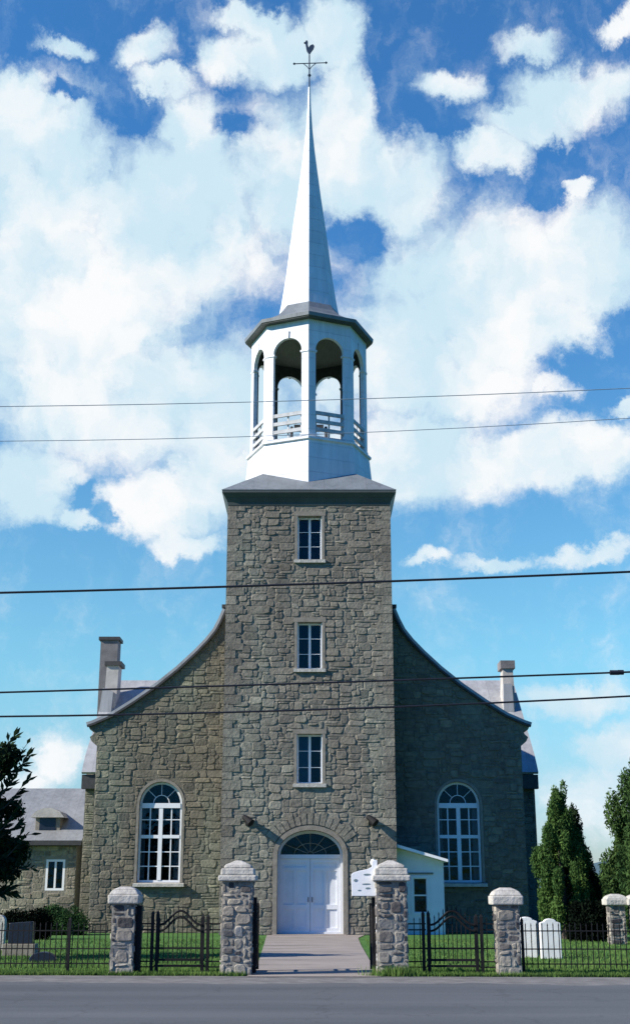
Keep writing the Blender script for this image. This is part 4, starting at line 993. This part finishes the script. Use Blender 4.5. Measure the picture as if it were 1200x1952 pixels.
def broadleaf(name, X, Y, zc, rx, rz, label, m, n, seed, size, twig_to=None, nb=40):
    rg = random.Random(seed); t = empty(name, (X, Y, 0), label, 'tree')
    tk = MB(); tk.tube([(X, Y, 0), (X + .1, Y, zc * .45), (X - .05, Y, zc * .8), (X, Y, zc + rz * .5)], [.22, .17, .12, .04], 9); tk.build('trunk', M['bark'], t)
    lb = MB(); blobs = []
    for i in range(nb):
        a = rg.uniform(0, 6.28); b = rg.uniform(-1.2, 1.3); q = rg.uniform(.35, 1)
        x, y, z = X + rx * q * math.cos(a) * math.cos(b), Y + rx * q * math.sin(a) * math.cos(b), zc + rz * q * math.sin(b)
        s = rg.uniform(.28, .5); blobs.append((x, y, z, s, s, s * .8))
        lb.tube([(X, Y, min(z, zc) * .8), ((X + x) / 2, (Y + y) / 2, z - .25), (x, y, z)], [.07, .035, .01], 5)
    cr = crown(blobs, n, size, seed, asp=.45, shell=.3)
    if twig_to:
        for (p0, p1, L_) in twig_to:
            p0, p1 = Vector(p0), Vector(p1); mid = (p0 + p1) / 2 + Vector((0, 0, -.12)); lb.tube([p0, mid, p1], [.025, .014, .006], 5)
            for k in range(26):
                f = rg.random(); q = p0.lerp(mid, f * 2) if f < .5 else mid.lerp(p1, f * 2 - 1)
                dr = ((p1 - p0).normalized() + Vector((rg.gauss(0, .5), rg.gauss(0, .5), rg.gauss(0, .5)))).normalized()
                w = dr.orthogonal().normalized() * L_ * .17; e = q + dr * L_ * rg.uniform(.6, 1.1)
                cr.add([q, q.lerp(e, .5) + w, e, q.lerp(e, .5) - w], [(0, 1, 2, 3)], (rg.random(), 0, 0))
    cr.build('crown', m, t, recalc=False); lb.build('limbs', M['bark'], t)
    return t
def p3(px, py, Y): x, z = at(px, py, Y); return (x, Y, z)
tw_ = [(p3(a, b, 30 + rnd.uniform(-.3, .3)), p3(c_, d_, 30 + rnd.uniform(-.3, .3)), .30) for a, b, c_, d_ in
       ((-30, 1480, 30, 1400), (-20, 1500, 52, 1418), (-10, 1530, 62, 1425), (-20, 1560, 50, 1490), (-20, 1540, 20, 1398), (-30, 1600, 38, 1570), (-20, 1600, 36, 1535),
        (-20, 1650, 45, 1600), (-20, 1640, 60, 1655), (-30, 1670, 30, 1700), (-20, 1590, 60, 1590), (-20, 1700, 20, 1690), (-20, 1480, 45, 1455))]
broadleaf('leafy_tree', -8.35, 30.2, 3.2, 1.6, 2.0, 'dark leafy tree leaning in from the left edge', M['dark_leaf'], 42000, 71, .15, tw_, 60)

def bush(X, Y, blobs, label, m, n, size, seed, name='bush', cat='bush'):
    t = empty(name, (X, Y, 0), label, cat)
    crown(blobs, n, size, seed, up=.6).build('foliage', m, t, recalc=False)
    st = MB()
    for i in range(5): st.tube([(X + (i - 2) * .12, Y, 0), (X + (i - 2) * .25, Y, .5)], [.02, .01], 5)
    st.build('stems', M['bark'], t); return t
rg = random.Random(5)
def row(x0, x1, Y, h, k, s, sz=1.0): return [(x0 + (x1 - x0) * (i + .5) / k + rg.uniform(-.1, .1), Y + rg.uniform(-.3, .3), h * rg.uniform(.35, .75), s, s, s * sz) for i in range(k)]
bx0, bz = at(88, 1745, 46); bx1, _ = at(160, 1745, 46)
bush((bx0 + bx1) / 2, 46, row(bx0, bx1, 46, .95, 9, .38) + row(bx0, bx1, 46, .5, 7, .4), 'green rounded bush in front of the brown house', M['bush_leaf'], 9000, .09, 81)
bx0, _ = at(10, 1760, 42); bx1, _ = at(84, 1760, 42)
bush((bx0 + bx1) / 2, 42, row(bx0, bx1, 42, .9, 10, .40) + row(bx0, bx1, 42, .4, 8, .4), 'dark low bush behind the dark blue gravestone', M['black_leaf'], 14000, .09, 82)
hx0, _ = at(1092, 1760, 40.7); hx1, hz1 = at(1152, 1716, 40.7)
hd = [(hx0 + (hx1 - hx0) * rg.random(), 40.7 + rg.uniform(-.35, .35), rg.uniform(.1, hz1 - .2), .26, .26, .24) for _ in range(60)]
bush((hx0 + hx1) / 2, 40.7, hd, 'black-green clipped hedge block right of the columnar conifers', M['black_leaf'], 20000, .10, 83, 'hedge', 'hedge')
# distant shrubs / trees behind
for i, (px, Y, H, r_, lab) in enumerate(((1142, 90, 3.3, 1.6, 'small pale distant tree between the right conifers'), (1128, 120, 3.0, 2.0, 'far low tree nearest the columnar conifers'))):
    x, _ = at(px, 1690, Y); broadleaf('distant_tree', x, Y, H * .55, r_, H * .4, lab, M['bush_leaf'], 2500, 90 + i, .3, None, 14)

# grass blades
def grass(name, n, yfun, label, seed, h=(.03, .085), m='grass_blade'):
    rg = random.Random(seed); q = MB()
    for _ in range(n):
        x, y = yfun(rg)
        if x is None: continue
        hh = rg.uniform(*h); a = rg.uniform(0, 3.14); w = .011; ln = rg.gauss(0, .02)
        q.add([(x - w * math.cos(a), y - w * math.sin(a), 0), (x + w * math.cos(a), y + w * math.sin(a), 0), (x + ln, y + rg.gauss(0, .02), hh)], [(0, 1, 2)], (rg.random() * .6 + .4 * (math.sin(x * 2.1) * math.sin(y * 1.3) * .5 + .5), 0, 0))
    return tag(q.build(name, M[m], recalc=False), label, 'grass', kind='stuff')
def lawn_pt(rg):
    y = 25.0 + 17 * rg.random() ** 2.0; x = rg.uniform(-1, 1) * (y * .27 + .8)
    if -1.75 < x < 1.6 and abs(x) < 1.3 + (y - 27) * .02: return None, None
    return x, y
grass('grass', 62000, lawn_pt, 'green mown lawn grass around the path and church', 3)
def verge_pt(rg):
    x = rg.uniform(-8, 8); y = strip_edge(0)(x) + abs(rg.gauss(0, .10)) + .0
    if -1.28 < x < 1.25: return None, None
    return x, y
grass('verge_grass', 9000, verge_pt, 'longer rough grass along the road edge under the railings', 4, (.03, .11))
def tuft(cx, cy, r): 
    def f(rg): return cx + rg.gauss(0, r), cy + rg.gauss(0, r * .5)
    return f
grass('weed_tuft', 900, tuft(1.55, 24.85, .22), 'taller weeds at the foot of the right tall pier', 6, (.08, .22))
